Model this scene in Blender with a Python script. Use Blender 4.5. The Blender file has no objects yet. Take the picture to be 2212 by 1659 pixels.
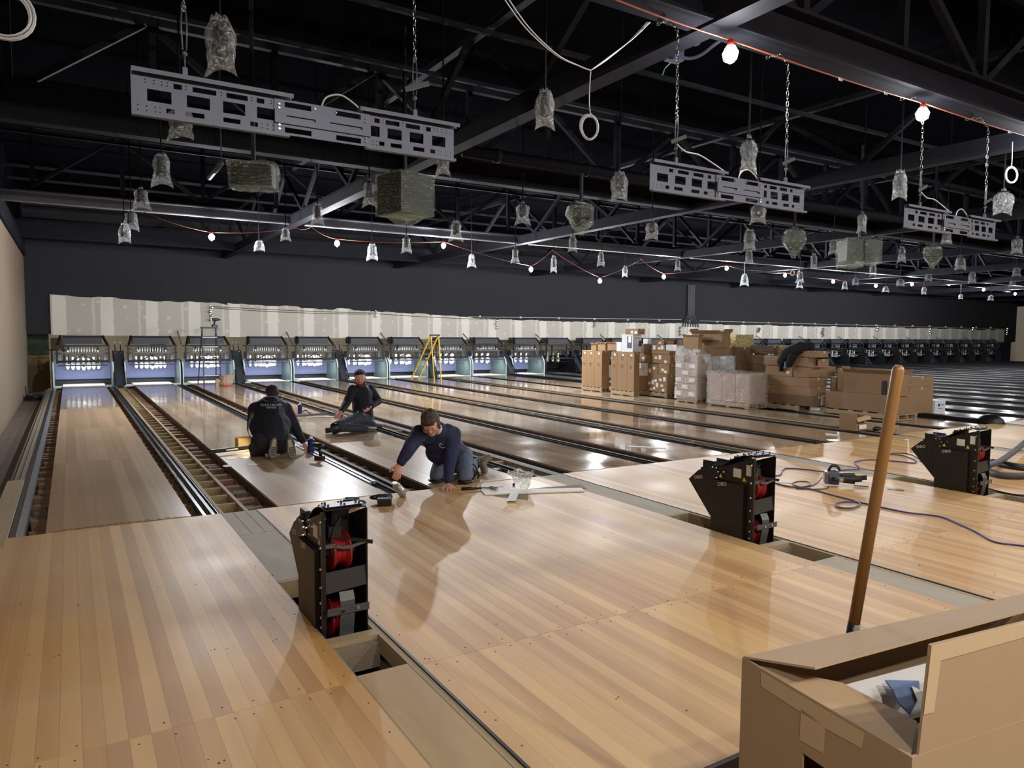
import bpy, bmesh, math, random
from mathutils import Vector, Matrix, noise
R = random.Random(7)
SC = bpy.context.scene
COL = SC.collection
PI = math.pi

# ------------------------------------------------------------------ camera
W, H = 2212, 1659
FPX, YAW, PITCH, ROLL = 1554.93, 0.550571, -0.0694436, 0.00739037
CAM = Vector((0.209566, -6.700357, 1.604702))
_f = Vector((math.sin(YAW)*math.cos(PITCH), math.cos(YAW)*math.cos(PITCH), math.sin(PITCH)))
_r = Vector((math.cos(YAW), -math.sin(YAW), 0)); _u = _r.cross(_f)
CR = _r*math.cos(ROLL) + _u*math.sin(ROLL); CU = -_r*math.sin(ROLL) + _u*math.cos(ROLL); CF = _f
cd = bpy.data.cameras.new('camera'); cam = bpy.data.objects.new('camera', cd); COL.objects.link(cam)
cam.matrix_world = Matrix(((CR.x, CU.x, -CF.x, CAM.x), (CR.y, CU.y, -CF.y, CAM.y), (CR.z, CU.z, -CF.z, CAM.z), (0, 0, 0, 1)))
cd.sensor_width = 36; cd.lens = FPX/W*36; cd.clip_start = .05; cd.clip_end = 300
SC.camera = cam

# ------------------------------------------------------------------ world, view, lights
wd = bpy.data.worlds.new('world'); SC.world = wd; wd.use_nodes = True
wd.node_tree.nodes['Background'].inputs[0].default_value = (.6, .7, 1, 1)
wd.node_tree.nodes['Background'].inputs[1].default_value = 0.004
SC.view_settings.view_transform = 'Standard'; SC.view_settings.look = 'None'
SC.view_settings.exposure = 0.14; SC.view_settings.gamma = 1.0; SC.view_settings.use_curve_mapping = False
SC.cycles.max_bounces = 6; SC.cycles.transparent_max_bounces = 12; SC.cycles.sample_clamp_indirect = 4
BULB_W = 165.0
WARM = (1.0, .92, .82); COOL = (.93, .96, 1.0)

def lamp(name, loc, energy, color=COOL, size=.05, kind='POINT', rot=None, sx=1, sy=.1):
    l = bpy.data.lights.new(name, kind); l.energy = energy; l.color = color
    if kind == 'POINT': l.shadow_soft_size = size
    if kind == 'AREA': l.shape = 'RECTANGLE'; l.size = sx; l.size_y = sy
    o = bpy.data.objects.new(name, l); COL.objects.link(o); o.location = loc
    if rot: o.rotation_euler = rot
    return o

def at(px, py, X=None, Y=None, z=None, d=None):
    v = (CF + CR*((px-W/2)/FPX) - CU*((py-H/2)/FPX))
    if X is not None: t = (X-CAM.x)/v.x
    elif Y is not None: t = (Y-CAM.y)/v.y
    elif z is not None: t = (z-CAM.z)/v.z
    else: t = d
    return CAM + v*t
def depth(p): return (Vector(p)-CAM).dot(CF)
def pxm(p): return FPX/depth(p)

# string bulbs over the approach: two in view, more along the same cord and on cords behind the camera
NEARB = [at(1578, 106, z=3.84), at(1993, 238, z=3.84)]
_dx = NEARB[1].x-NEARB[0].x
OUTB = [Vector((NEARB[1].x+_dx*k, NEARB[0].y, 3.83)) for k in (1, 2, 3, 5, 7, 9)]
OUTB2 = [Vector((x, -8.6, 3.9)) for x in (-.3, 2.7, 5.7, 8.7, 12.5, 17)]
FARPX = [(457, 508), (728, 522), (958, 527), (1147, 579), (1296, 604), (1434, 595), (1570, 577), (1696, 592), (1800, 606), (1892, 615), (1970, 612), (2050, 612), (2125, 624), (2193, 633)]
FARB = [at(x, y, Y=(9.55 if i < 3 else 9.9 + .12*i)) for i, (x, y) in enumerate(FARPX)]
for p in NEARB: lamp('bulb_light', p+Vector((0, 0, -.10)), BULB_W*.62)
for p in OUTB: lamp('bulb_light', p+Vector((0, 0, -.10)), BULB_W*.8)
for p in OUTB2: lamp('bulb_light', p+Vector((0, 0, -.10)), BULB_W*2.1, WARM)
for p in FARB: lamp('bulb_light', p+Vector((0, 0, -.12)), BULB_W*3.6)

# ------------------------------------------------------------------ materials
def lin(c):
    c = c/255.0
    return c/12.92 if c <= .04045 else ((c+.055)/1.055)**2.4
def C(r, g, b): return (lin(r), lin(g), lin(b), 1)
MATS = {}
def M(name, col, rough=.5, metal=0., var=.12, vs=4., bump=0., bs=40., stretch=(1, 1, 1), coat=0., alpha=1., emis=None, es=0., rnd=0., spec=.5, rvar=0.):
    if name in MATS: return MATS[name]
    m = bpy.data.materials.new(name); m.use_nodes = True; MATS[name] = m
    nt = m.node_tree; N = nt.nodes; L = nt.links; b = N['Principled BSDF']
    tc = N.new('ShaderNodeTexCoord'); mp = N.new('ShaderNodeMapping'); mp.inputs['Scale'].default_value = stretch
    L.new(tc.outputs['Object'], mp.inputs['Vector'])
    n = N.new('ShaderNodeTexNoise'); n.inputs['Scale'].default_value = vs; n.inputs['Detail'].default_value = 5
    L.new(mp.outputs[0], n.inputs['Vector'])
    mx = N.new('ShaderNodeMix'); mx.data_type = 'RGBA'
    mx.inputs[6].default_value = col; mx.inputs[7].default_value = tuple(c*(1-var*2) if i < 3 else 1 for i, c in enumerate(col))
    L.new(n.outputs['Fac'], mx.inputs[0]); out = mx.outputs[2]
    if rnd:
        oi = N.new('ShaderNodeObjectInfo'); hs = N.new('ShaderNodeHueSaturation'); mr = N.new('ShaderNodeMapRange')
        mr.inputs[3].default_value = 1-rnd; mr.inputs[4].default_value = 1+rnd
        L.new(oi.outputs['Random'], mr.inputs[0]); L.new(mr.outputs[0], hs.inputs['Value']); L.new(out, hs.inputs['Color']); out = hs.outputs[0]
    L.new(out, b.inputs['Base Color'])
    b.inputs['Roughness'].default_value = rough; b.inputs['Metallic'].default_value = metal
    b.inputs['Specular IOR Level'].default_value = spec
    if rvar:
        mr2 = N.new('ShaderNodeMapRange'); mr2.inputs[1].default_value = .35; mr2.inputs[2].default_value = .65
        mr2.inputs[3].default_value = max(.02, rough-rvar); mr2.inputs[4].default_value = rough+rvar
        L.new(n.outputs['Fac'], mr2.inputs[0]); L.new(mr2.outputs[0], b.inputs['Roughness'])
    if coat: b.inputs['Coat Weight'].default_value = coat; b.inputs['Coat Roughness'].default_value = .08
    if bump:
        n2 = N.new('ShaderNodeTexNoise'); n2.inputs['Scale'].default_value = bs; n2.inputs['Detail'].default_value = 4
        L.new(mp.outputs[0], n2.inputs['Vector']); bp_ = N.new('ShaderNodeBump'); bp_.inputs['Strength'].default_value = bump; bp_.inputs['Distance'].default_value = .01
        L.new(n2.outputs['Fac'], bp_.inputs['Height']); L.new(bp_.outputs[0], b.inputs['Normal'])
    if emis: b.inputs['Emission Color'].default_value = emis; b.inputs['Emission Strength'].default_value = es
    if alpha < 1: b.inputs['Alpha'].default_value = alpha
    return m

def board_mat(name, c1, c2, rough, rvar=.08, grain=.5, coat=0., bandw=.034, spec=.4, dust=0.):
    m = bpy.data.materials.new(name); m.use_nodes = True; MATS[name] = m
    nt = m.node_tree; N = nt.nodes; L = nt.links; b = N['Principled BSDF']
    geo = N.new('ShaderNodeNewGeometry'); oi = N.new('ShaderNodeObjectInfo')
    mul = N.new('ShaderNodeMath'); mul.operation = 'MULTIPLY'; mul.inputs[1].default_value = 57.0; L.new(oi.outputs['Random'], mul.inputs[0])
    cmb = N.new('ShaderNodeCombineXYZ'); L.new(mul.outputs[0], cmb.inputs[2])
    add = N.new('ShaderNodeVectorMath'); add.operation = 'ADD'; L.new(geo.outputs['Position'], add.inputs[0]); L.new(cmb.outputs[0], add.inputs[1])
    # long grain
    mp = N.new('ShaderNodeMapping'); mp.inputs['Scale'].default_value = (34, 1.6, 1); L.new(add.outputs[0], mp.inputs[0])
    g = N.new('ShaderNodeTexNoise'); g.inputs['Scale'].default_value = 1; g.inputs['Detail'].default_value = 6; L.new(mp.outputs[0], g.inputs[0])
    # strips inside the board
    mp2 = N.new('ShaderNodeMapping'); mp2.inputs['Scale'].default_value = (1/bandw, .22, 1); L.new(add.outputs[0], mp2.inputs[0])
    s = N.new('ShaderNodeTexNoise'); s.inputs['Scale'].default_value = .55; s.inputs['Detail'].default_value = 0; L.new(mp2.outputs[0], s.inputs[0])
    # blotches (wear)
    bl = N.new('ShaderNodeTexNoise'); bl.inputs['Scale'].default_value = 1.1; bl.inputs['Detail'].default_value = 5; L.new(geo.outputs['Position'], bl.inputs[0])
    def ma(op, a, bb, c=None):
        x = N.new('ShaderNodeMath'); x.operation = op
        for i, v in enumerate((a, bb, c)):
            if v is None: continue
            if hasattr(v, 'default_value') or not isinstance(v, (int, float)): L.new(v, x.inputs[i])
            else: x.inputs[i].default_value = v
        return x.outputs[0]
    t = ma('MULTIPLY', oi.outputs['Random'], .95)
    t = ma('MULTIPLY_ADD', g.outputs['Fac'], grain, t)
    t = ma('MULTIPLY_ADD', s.outputs['Fac'], .6, t)
    t = ma('MULTIPLY_ADD', bl.outputs['Fac'], .3, t)
    mr = N.new('ShaderNodeMapRange'); mr.inputs[1].default_value = .3; mr.inputs[2].default_value = 1.55; L.new(t, mr.inputs[0])
    mx = N.new('ShaderNodeMix'); mx.data_type = 'RGBA'; mx.inputs[6].default_value = c1; mx.inputs[7].default_value = c2
    L.new(mr.outputs[0], mx.inputs[0]); colout = mx.outputs[2]
    if dust:
        dn = N.new('ShaderNodeTexNoise'); dn.inputs['Scale'].default_value = .55; dn.inputs['Detail'].default_value = 3; L.new(geo.outputs['Position'], dn.inputs[0])
        dr = N.new('ShaderNodeMapRange'); dr.inputs[1].default_value = .38; dr.inputs[2].default_value = .62; dr.inputs[3].default_value = 0; dr.inputs[4].default_value = dust; L.new(dn.outputs['Fac'], dr.inputs[0])
        dm = N.new('ShaderNodeMix'); dm.data_type = 'RGBA'; dm.inputs[7].default_value = C(188, 166, 142); L.new(dr.outputs[0], dm.inputs[0]); L.new(colout, dm.inputs[6]); colout = dm.outputs[2]
    L.new(colout, b.inputs['Base Color'])
    r2 = N.new('ShaderNodeMapRange'); r2.inputs[1].default_value = .35; r2.inputs[2].default_value = .65
    r2.inputs[3].default_value = max(.02, rough-rvar); r2.inputs[4].default_value = rough+rvar
    L.new(bl.outputs['Fac'], r2.inputs[0]); L.new(r2.outputs[0], b.inputs['Roughness'])
    b.inputs['Specular IOR Level'].default_value = spec
    if coat: b.inputs['Coat Weight'].default_value = coat; b.inputs['Coat Roughness'].default_value = .05
    return m

BLACKSTEEL = M('black_painted_steel', C(52, 52, 58), .55, .2, .15, 2, .05, 20)
BEAMB = M('black_ceiling_beam', C(32, 32, 38), .7, 0, .2, 3, spec=.06)
BLK = M('black_plastic', C(24, 24, 26), .4)
RAILB = M('matte_black_rail', C(22, 22, 25), .6, 0, .1, 4, spec=.25)
BLKM = M('black_powder_coat', C(26, 25, 26), .36, .0, .1, 6, .02, 200)
GREY = M('grey_steel', C(120, 122, 126), .38, .85, .12, 6)
GALV = M('galvanised_steel', C(84, 88, 102), .42, .35, .1, 8, .02, 60, spec=.3)
CHROME = M('chrome', C(210, 212, 215), .15, 1., .05)
DKGREY = M('dark_grey_rail', C(62, 62, 66), .42, .4, .15, 8)
GUT = M('grey_gutter', C(108, 108, 112), .3, .3, .1, 3, rvar=.08)
PINE = M('pale_pine', C(166, 146, 114), .7, 0, .16, 3, .1, 40, (14, 1, 14), rnd=.12)
OSB = M('particle_board', C(164, 142, 104), .75, 0, .25, 60, .15, 80, rnd=.12)
OLDW = M('weathered_wood', C(146, 134, 116), .8, 0, .3, 4, .2, 30, (20, 1, 20), rnd=.12)
JOIST = M('reddish_brown_joist', C(168, 128, 98), .75, 0, .3, 5, .2, 40, (1, 12, 12), rnd=.28)
DKW = M('dark_brown_lane_edge', C(58, 42, 32), .6, 0, .2, 4)
PLY = M('grey_beige_plywood', C(174, 163, 144), .7, 0, .16, 2.2, .1, 50, (3, 1, 1))
BOARD = board_mat('maple_approach_board', C(224, 182, 118), C(176, 128, 74), .46, .05, grain=.35, dust=.34)
LANEM = board_mat('matte_lane_board', C(200, 172, 138), C(164, 134, 102), .30, .015)
LANEG = board_mat('glossy_lane_board', C(204, 178, 150), C(168, 140, 112), .12, .06, coat=.4)
CARD = M('brown_cardboard', C(146, 116, 84), .8, 0, .1, 5, .04, 60, rnd=.10)
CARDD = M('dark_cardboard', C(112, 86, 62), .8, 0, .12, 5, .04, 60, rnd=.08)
TAPE = M('tan_packing_tape', C(190, 168, 128), .35, 0, .05)
PAPER = M('white_paper', C(226, 226, 222), .6, 0, .04)
WHITEC = M('white_carton', C(214, 216, 222), .55, 0, .05)
RED = M('red_rubber', C(140, 16, 20), .45, 0, .08)
SKIN = M('skin', C(208, 150, 130), .5, 0, .12, 14, .05, 60)
NAVY = M('navy_sweatshirt', C(24, 27, 52), .85, 0, .2, 10, .6, 14)
NAVY2 = M('dark_navy_sweatshirt', C(15, 17, 34), .85, 0, .2, 10, .6, 14)
NAVY3 = M('blue_sweatshirt', C(34, 38, 74), .85, 0, .2, 10, .6, 14)
JEAN = M('faded_blue_jeans', C(92, 104, 124), .85, 0, .22, 8, .6, 14)
JEAND = M('dark_jeans', C(44, 48, 58), .85, 0, .2, 8, .6, 14)
BLUEC = M('blue_cord', C(52, 66, 140), .5)
ORANGEC = M('orange_cord', C(150, 72, 44), .6)
GREYC = M('grey_cable', C(176, 176, 180), .45)
RED2 = M('red_socket', C(190, 28, 24), .4)
BULBM = M('lit_bulb_glass', C(255, 255, 255), .3, emis=(1, .97, .93, 1), es=60)

def plastic(name, tint, white=.35, seed=0., sc=16, lo=.4, hi=.68, glf=.45, mapsc=(1, 1, 1)):
    m = bpy.data.materials.new(name); m.use_nodes = True; MATS[name] = m
    nt = m.node_tree; N = nt.nodes; L = nt.links
    for n in list(N): N.remove(n)
    out = N.new('ShaderNodeOutputMaterial'); tr = N.new('ShaderNodeBsdfTransparent'); gl = N.new('ShaderNodeBsdfGlossy'); df = N.new('ShaderNodeBsdfTranslucent'); d2 = N.new('ShaderNodeBsdfDiffuse')
    gl.inputs['Roughness'].default_value = .16; gl.inputs['Color'].default_value = tint; df.inputs['Color'].default_value = tint; d2.inputs['Color'].default_value = tint; tr.inputs['Color'].default_value = (.93, .95, .93, 1)
    tc = N.new('ShaderNodeTexCoord'); n1 = N.new('ShaderNodeTexNoise'); n1.inputs['Scale'].default_value = sc; n1.inputs['Detail'].default_value = 3; n1.inputs['Distortion'].default_value = 2.2
    mpp = N.new('ShaderNodeMapping'); mpp.inputs['Scale'].default_value = mapsc; mpp.inputs['Rotation'].default_value = (.5, .4, 0); L.new(tc.outputs['Object'], mpp.inputs[0]); L.new(mpp.outputs[0], n1.inputs[0])
    bp_ = N.new('ShaderNodeBump'); bp_.inputs['Strength'].default_value = 1.; bp_.inputs['Distance'].default_value = .035; L.new(n1.outputs['Fac'], bp_.inputs['Height'])
    for s in (gl, df, d2): L.new(bp_.outputs[0], s.inputs['Normal'])
    a = N.new('ShaderNodeMixShader'); a.inputs[0].default_value = .5; L.new(df.outputs[0], a.inputs[1]); L.new(d2.outputs[0], a.inputs[2])
    c = N.new('ShaderNodeMixShader'); c.inputs[0].default_value = glf; L.new(a.outputs[0], c.inputs[1]); L.new(gl.outputs[0], c.inputs[2])
    mr = N.new('ShaderNodeMapRange'); mr.inputs[1].default_value = lo; mr.inputs[2].default_value = hi; mr.inputs[3].default_value = white*.5; mr.inputs[4].default_value = min(1, white*2.0)
    L.new(n1.outputs['Fac'], mr.inputs[0])
    e = N.new('ShaderNodeMixShader'); L.new(mr.outputs[0], e.inputs[0]); L.new(tr.outputs[0], e.inputs[1]); L.new(c.outputs[0], e.inputs[2])
    L.new(e.outputs[0], out.inputs[0])
    return m
BAGP = plastic('clear_plastic_bag', (.86, .86, .88, 1), .20)
FILM = plastic('greenish_stretch_film', (.74, .82, .70, 1), .24, sc=9, lo=.50, hi=.66, glf=.72, mapsc=(1, 1, 3.2))
WRAP = plastic('pale_stretch_wrap', (.95, .93, .92, 1), .30)

# ------------------------------------------------------------------ mesh builder
class MB:
    def __init__(s): s.V = []; s.F = []; s.I = []; s.mi = 0
    def add(s, vs, fs):
        o = len(s.V); s.V += [Vector(v) for v in vs]; s.F += [tuple(i+o for i in f) for f in fs]; s.I += [s.mi]*len(fs); return s
    def box(s, x0, x1, y0, y1, z0, z1):
        return s.add([(x0, y0, z0), (x1, y0, z0), (x1, y1, z0), (x0, y1, z0), (x0, y0, z1), (x1, y0, z1), (x1, y1, z1), (x0, y1, z1)],
                     [(0, 3, 2, 1), (4, 5, 6, 7), (0, 1, 5, 4), (1, 2, 6, 5), (2, 3, 7, 6), (3, 0, 4, 7)])
    def hexa(s, P):  # 8 corners, bottom 4 then top 4
        return s.add(P, [(0, 3, 2, 1), (4, 5, 6, 7), (0, 1, 5, 4), (1, 2, 6, 5), (2, 3, 7, 6), (3, 0, 4, 7)])
    def bar(s, a, b, w, h, up=(0, 0, 1)):
        a = Vector(a); b = Vector(b); d = (b-a).normalized(); u = Vector(up); r = d.cross(u)
        if r.length < 1e-4: r = d.cross(Vector((1, 0, 0)))
        r.normalize(); u = r.cross(d).normalized(); r = r*w/2; u = u*h/2
        return s.hexa([a-r-u, a+r-u, b+r-u, b-r-u, a-r+u, a+r+u, b+r+u, b-r+u])
    def tube(s, pts, r, n=8, caps=True):
        pts = [Vector(p) for p in pts]; m = len(pts)
        rs = r if isinstance(r, (list, tuple)) else [r]*m
        base = len(s.V); prev = None
        for i, p in enumerate(pts):
            d = (pts[min(i+1, m-1)]-pts[max(i-1, 0)])
            d = d.normalized() if d.length > 1e-9 else Vector((0, 0, 1))
            if prev is None:
                a = d.cross(Vector((0, 0, 1)))
                if a.length < .05: a = d.cross(Vector((0, 1, 0)))
            else: a = prev-d*prev.dot(d)
            a.normalize(); prev = a; c = d.cross(a)
            for k in range(n):
                t = 2*PI*k/n; s.V.append(p+(a*math.cos(t)+c*math.sin(t))*rs[i])
        for i in range(m-1):
            for k in range(n):
                s.F.append((base+i*n+k, base+i*n+(k+1) % n, base+(i+1)*n+(k+1) % n, base+(i+1)*n+k)); s.I.append(s.mi)
        if caps:
            s.F.append(tuple(base+k for k in reversed(range(n)))); s.I.append(s.mi)
            s.F.append(tuple(base+(m-1)*n+k for k in range(n))); s.I.append(s.mi)
        return s
    def cyl(s, a, b, r0, r1=None, n=12): return s.tube([a, b], [r0, r0 if r1 is None else r1], n)
    def lathe(s, prof, n=16, c=(0, 0, 0), axis='z', off=None):
        c = Vector(c); base = len(s.V); m = len(prof)
        for (r, h) in prof:
            for k in range(n):
                t = 2*PI*k/n; a, b = r*math.cos(t), r*math.sin(t)
                v = {'z': Vector((a, b, h)), 'x': Vector((h, a, b)), 'y': Vector((b, h, a))}[axis]
                s.V.append(c+v)
        for i in range(m-1):
            for k in range(n): s.F.append((base+i*n+k, base+i*n+(k+1) % n, base+(i+1)*n+(k+1) % n, base+(i+1)*n+k)); s.I.append(s.mi)
        s.F.append(tuple(base+k for k in reversed(range(n)))); s.I.append(s.mi)
        s.F.append(tuple(base+(m-1)*n+k for k in range(n))); s.I.append(s.mi)
        return s
    def prism(s, poly, a, b, plane='yz'):
        """poly of 2D points in the plane, extruded along the third axis from a to b"""
        f = {'yz': lambda p, t: (t, p[0], p[1]), 'xz': lambda p, t: (p[0], t, p[1]), 'xy': lambda p, t: (p[0], p[1], t)}[plane]
        n = len(poly); s0 = len(s.V)
        s.V += [Vector(f(p, a)) for p in poly]+[Vector(f(p, b)) for p in poly]
        s.F.append(tuple(s0+i for i in range(n))); s.F.append(tuple(s0+n+i for i in reversed(range(n)))); s.I += [s.mi]*2
        for i in range(n): s.F.append((s0+i, s0+n+i, s0+n+(i+1) % n, s0+(i+1) % n)); s.I.append(s.mi)
        return s
    def ball(s, c, r, n=10, m=6, sc=(1, 1, 1)):
        c = Vector(c); base = len(s.V)
        for i in range(m+1):
            th = PI*i/m; th = min(max(th, .02), PI-.02)
            for k in range(n):
                t = 2*PI*k/n; s.V.append(c+Vector((math.sin(th)*math.cos(t)*sc[0], math.sin(th)*math.sin(t)*sc[1], math.cos(th)*sc[2]))*r)
        for i in range(m):
            for k in range(n): s.F.append((base+i*n+k, base+(i+1)*n+k, base+(i+1)*n+(k+1) % n, base+i*n+(k+1) % n)); s.I.append(s.mi)
        return s
    def build(s, name, mats, parent=None, smooth=False, kind=None, label=None, bevel=0, recalc=True, local=False):
        me = bpy.data.meshes.new(name); org = ORG.get(parent.name, Vector()) if parent else Vector()
        off = Vector() if local else org
        me.from_pydata([v-off for v in s.V], [], s.F)
        if not isinstance(mats, (list, tuple)): mats = [mats]
        for m in mats: me.materials.append(m)
        me.polygons.foreach_set('material_index', s.I)
        if recalc:
            bm = bmesh.new(); bm.from_mesh(me); bmesh.ops.recalc_face_normals(bm, faces=bm.faces); bm.to_mesh(me); bm.free()
        if smooth: me.shade_smooth()
        o = bpy.data.objects.new(name, me); COL.objects.link(o)
        if parent: o.parent = parent
        ORG[o.name] = org
        if kind: o['kind'] = kind
        if label: o['label'] = label
        if bevel:
            b = o.modifiers.new('bevel', 'BEVEL'); b.width = bevel; b.segments = 2; b.limit_method = 'ANGLE'
        return o
ORG = {}
def tag(o, label, cat, group=None):
    o['label'] = label; o['category'] = cat
    if group: o['group'] = group
    return o
def empty(name, loc, label=None, cat=None, group=None, kind=None, parent=None):
    o = bpy.data.objects.new(name, None); COL.objects.link(o); org = ORG.get(parent.name, Vector()) if parent else Vector()
    o.location = Vector(loc)-org; o.empty_display_size = .1; ORG[o.name] = Vector(loc)
    if parent: o.parent = parent
    if label: o['label'] = label
    if cat: o['category'] = cat
    if group: o['group'] = group
    if kind: o['kind'] = kind
    return o
def pieces(name, mats, parent, fn, locs, smooth=False):
    p0 = None
    for l in locs:
        if p0 is None: p0 = fn().build(name, mats, parent, local=True, smooth=smooth); p0.location = l
        else: part(p0, parent, l)
def part(proto, parent, loc, rot=None, name=None):   # another piece sharing the mesh of the first
    o = proto.copy(); COL.objects.link(o); o.parent = parent; o.location = loc
    if rot: o.rotation_euler = rot
    return o
def dup(root, loc, label=None, rz=None, group=None):
    def cp(o, par):
        c = o.copy(); COL.objects.link(c); c.parent = par
        for ch in o.children: cp(ch, c)
        return c
    r = cp(root, None); r.location = loc
    if rz is not None: r.rotation_euler[2] = rz
    if label: r['label'] = label
    if group: r['group'] = group
    return r
def plate(mb, x0, x1, z0, z1, holes, y, th, f=None):
    """flat plate in the XZ plane with rectangular holes (x0,x1,z0,z1)"""
    xs = sorted({x0, x1, *[h[0] for h in holes], *[h[1] for h in holes]}); zs = sorted({z0, z1, *[h[2] for h in holes], *[h[3] for h in holes]})
    def inside(cx, cz): return x0 < cx < x1 and z0 < cz < z1 and not any(h[0] < cx < h[1] and h[2] < cz < h[3] for h in holes)
    nx, nz = len(xs)-1, len(zs)-1
    g = [[inside((xs[i]+xs[i+1])/2, (zs[j]+zs[j+1])/2) for j in range(nz)] for i in range(nx)]
    G = lambda i, j: 0 <= i < nx and 0 <= j < nz and g[i][j]
    for i in range(nx):
        for j in range(nz):
            if not g[i][j]: continue
            a, b, c, d = xs[i], xs[i+1], zs[j], zs[j+1]
            mb.add([(a, y, c), (b, y, c), (b, y, d), (a, y, d)], [(0, 1, 2, 3)]); mb.add([(a, y+th, c), (b, y+th, c), (b, y+th, d), (a, y+th, d)], [(3, 2, 1, 0)])
            if not G(i-1, j): mb.add([(a, y, c), (a, y+th, c), (a, y+th, d), (a, y, d)], [(3, 2, 1, 0)])
            if not G(i+1, j): mb.add([(b, y, c), (b, y+th, c), (b, y+th, d), (b, y, d)], [(0, 1, 2, 3)])
            if not G(i, j-1): mb.add([(a, y, c), (b, y, c), (b, y+th, c), (a, y+th, c)], [(3, 2, 1, 0)])
            if not G(i, j+1): mb.add([(a, y, d), (b, y, d), (b, y+th, d), (a, y+th, d)], [(0, 1, 2, 3)])
    return mb
def catenary(a, b, sag, n=14):
    a = Vector(a); b = Vector(b)
    return [a.lerp(b, i/n)-Vector((0, 0, sag*4*(i/n)*(1-i/n))) for i in range(n+1)]
def smooth_path(pts, k=6):
    pts = [Vector(p) for p in pts]; out = []
    for i in range(len(pts)-1):
        p0 = pts[max(i-1, 0)]; p1 = pts[i]; p2 = pts[i+1]; p3 = pts[min(i+2, len(pts)-1)]
        for j in range(k):
            t = j/k; out.append(.5*((2*p1)+(-p0+p2)*t+(2*p0-5*p1+4*p2-p3)*t*t+(-p0+3*p1-3*p2+p3)*t**3))
    out.append(pts[-1]); return out
def chain(mb, pts, pitch=.042, r=.0042, w=.017):
    pts = [Vector(p) for p in pts]; L = [0]
    for i in range(1, len(pts)): L.append(L[-1]+(pts[i]-pts[i-1]).length)
    n = max(1, int(L[-1]/pitch)); rr = Vector((1, .3, .2)).normalized()
    for k in range(n):
        t = (k+.5)/n*L[-1]; i = max(j for j in range(len(L)) if L[j] <= t); i = min(i, len(pts)-2)
        p = pts[i].lerp(pts[i+1], (t-L[i])/max(1e-6, L[i+1]-L[i])); d = (pts[i+1]-pts[i]).normalized()
        a = d.cross(rr).normalized(); b = d.cross(a)
        if k % 2: a, b = b, a
        ring = [p+d*math.cos(q)*pitch*.62+a*math.sin(q)*w*.6 for q in [2*PI*j/8 for j in range(8)]]
        base = len(mb.V)
        for j in range(8):
            o = (ring[j]-p).normalized()
            for m in range(4):
                q = 2*PI*m/4; mb.V.append(ring[j]+o*math.cos(q)*r+b*math.sin(q)*r)
        for j in range(8):
            for m in range(4):
                mb.F.append((base+j*4+m, base+j*4+(m+1) % 4, base+((j+1) % 8)*4+(m+1) % 4, base+((j+1) % 8)*4+m)); mb.I.append(mb.mi)
    return mb
def text(name, body, size, mat, parent, M4, ext=.001, align='CENTER'):
    c = bpy.data.curves.new(name, 'FONT'); c.body = body; c.size = size; c.extrude = ext; c.align_x = align; c.align_y = 'CENTER'; c.space_character = 1.02
    o = bpy.data.objects.new(name, c); COL.objects.link(o)
    dg = bpy.context.evaluated_depsgraph_get(); me = bpy.data.meshes.new_from_object(o.evaluated_get(dg)); bpy.data.objects.remove(o)
    org = ORG.get(parent.name, Vector()) if parent else Vector()
    me.transform(Matrix.Translation(-org) @ M4); me.materials.clear(); me.materials.append(mat)
    o = bpy.data.objects.new(name, me); COL.objects.link(o); o.parent = parent; ORG[o.name] = org
    return o
def frame4(p, x, y):
    x = Vector(x).normalized(); y = Vector(y); y = (y-x*y.dot(x)).normalized(); z = x.cross(y)
    return Matrix(((x.x, y.x, z.x, p[0]), (x.y, y.y, z.y, p[1]), (x.z, y.z, z.z, p[2]), (0, 0, 0, 1)))
# ------------------------------------------------------------------ room shell
BLACKWALL = M('black_painted_wall', C(50, 50, 53), .85, 0, .06, .6, spec=.0)
BEIGE = M('beige_painted_wall', C(116, 101, 84), .6, 0, .05, .8)
CONC = M('dusty_brown_concrete', C(112, 98, 84), .75, 0, .25, 2.5, .05, 30)
DARKC = M('dark_pit_floor', C(34, 31, 29), .9, 0, .3, 3)
CEILM = M('black_ceiling_deck', C(14, 14, 18), .95, 0, .1, 2, spec=0.)
YF, YP = 0.0, 17.56           # foul line, start of the pin decks
YW = 18.3                     # masking wall
PITCH_X = 3.386
def lx(i): return PITCH_X*(i//2) + (1.806 if i % 2 else 0)
LW = 1.066
def st(name, mb, m, **k): return mb.build(name, m, kind='structure', **k)
st('floor', MB().box(-.95, 58, -4.9, 23, -.42, -.34), DARKC)
st('floor', MB().box(-.85, -.42, -4.9, 18.6, -.34, -.2), CONC)
st('floor', MB().box(-.95, 58, -14, -4.98, -.3, -.18), CONC)
st('wall_left', MB().box(-1.05, -.85, -14, YW+.3, -.34, 3.72), BEIGE)
st('trim_1', MB().box(-1.2, -.80, -14, YW, 3.72, 4.15), BEAMB)
st('wall_left', MB().box(-1.2, -.9, -14, YW+.3, 4.15, 5.7), CEILM)
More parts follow.
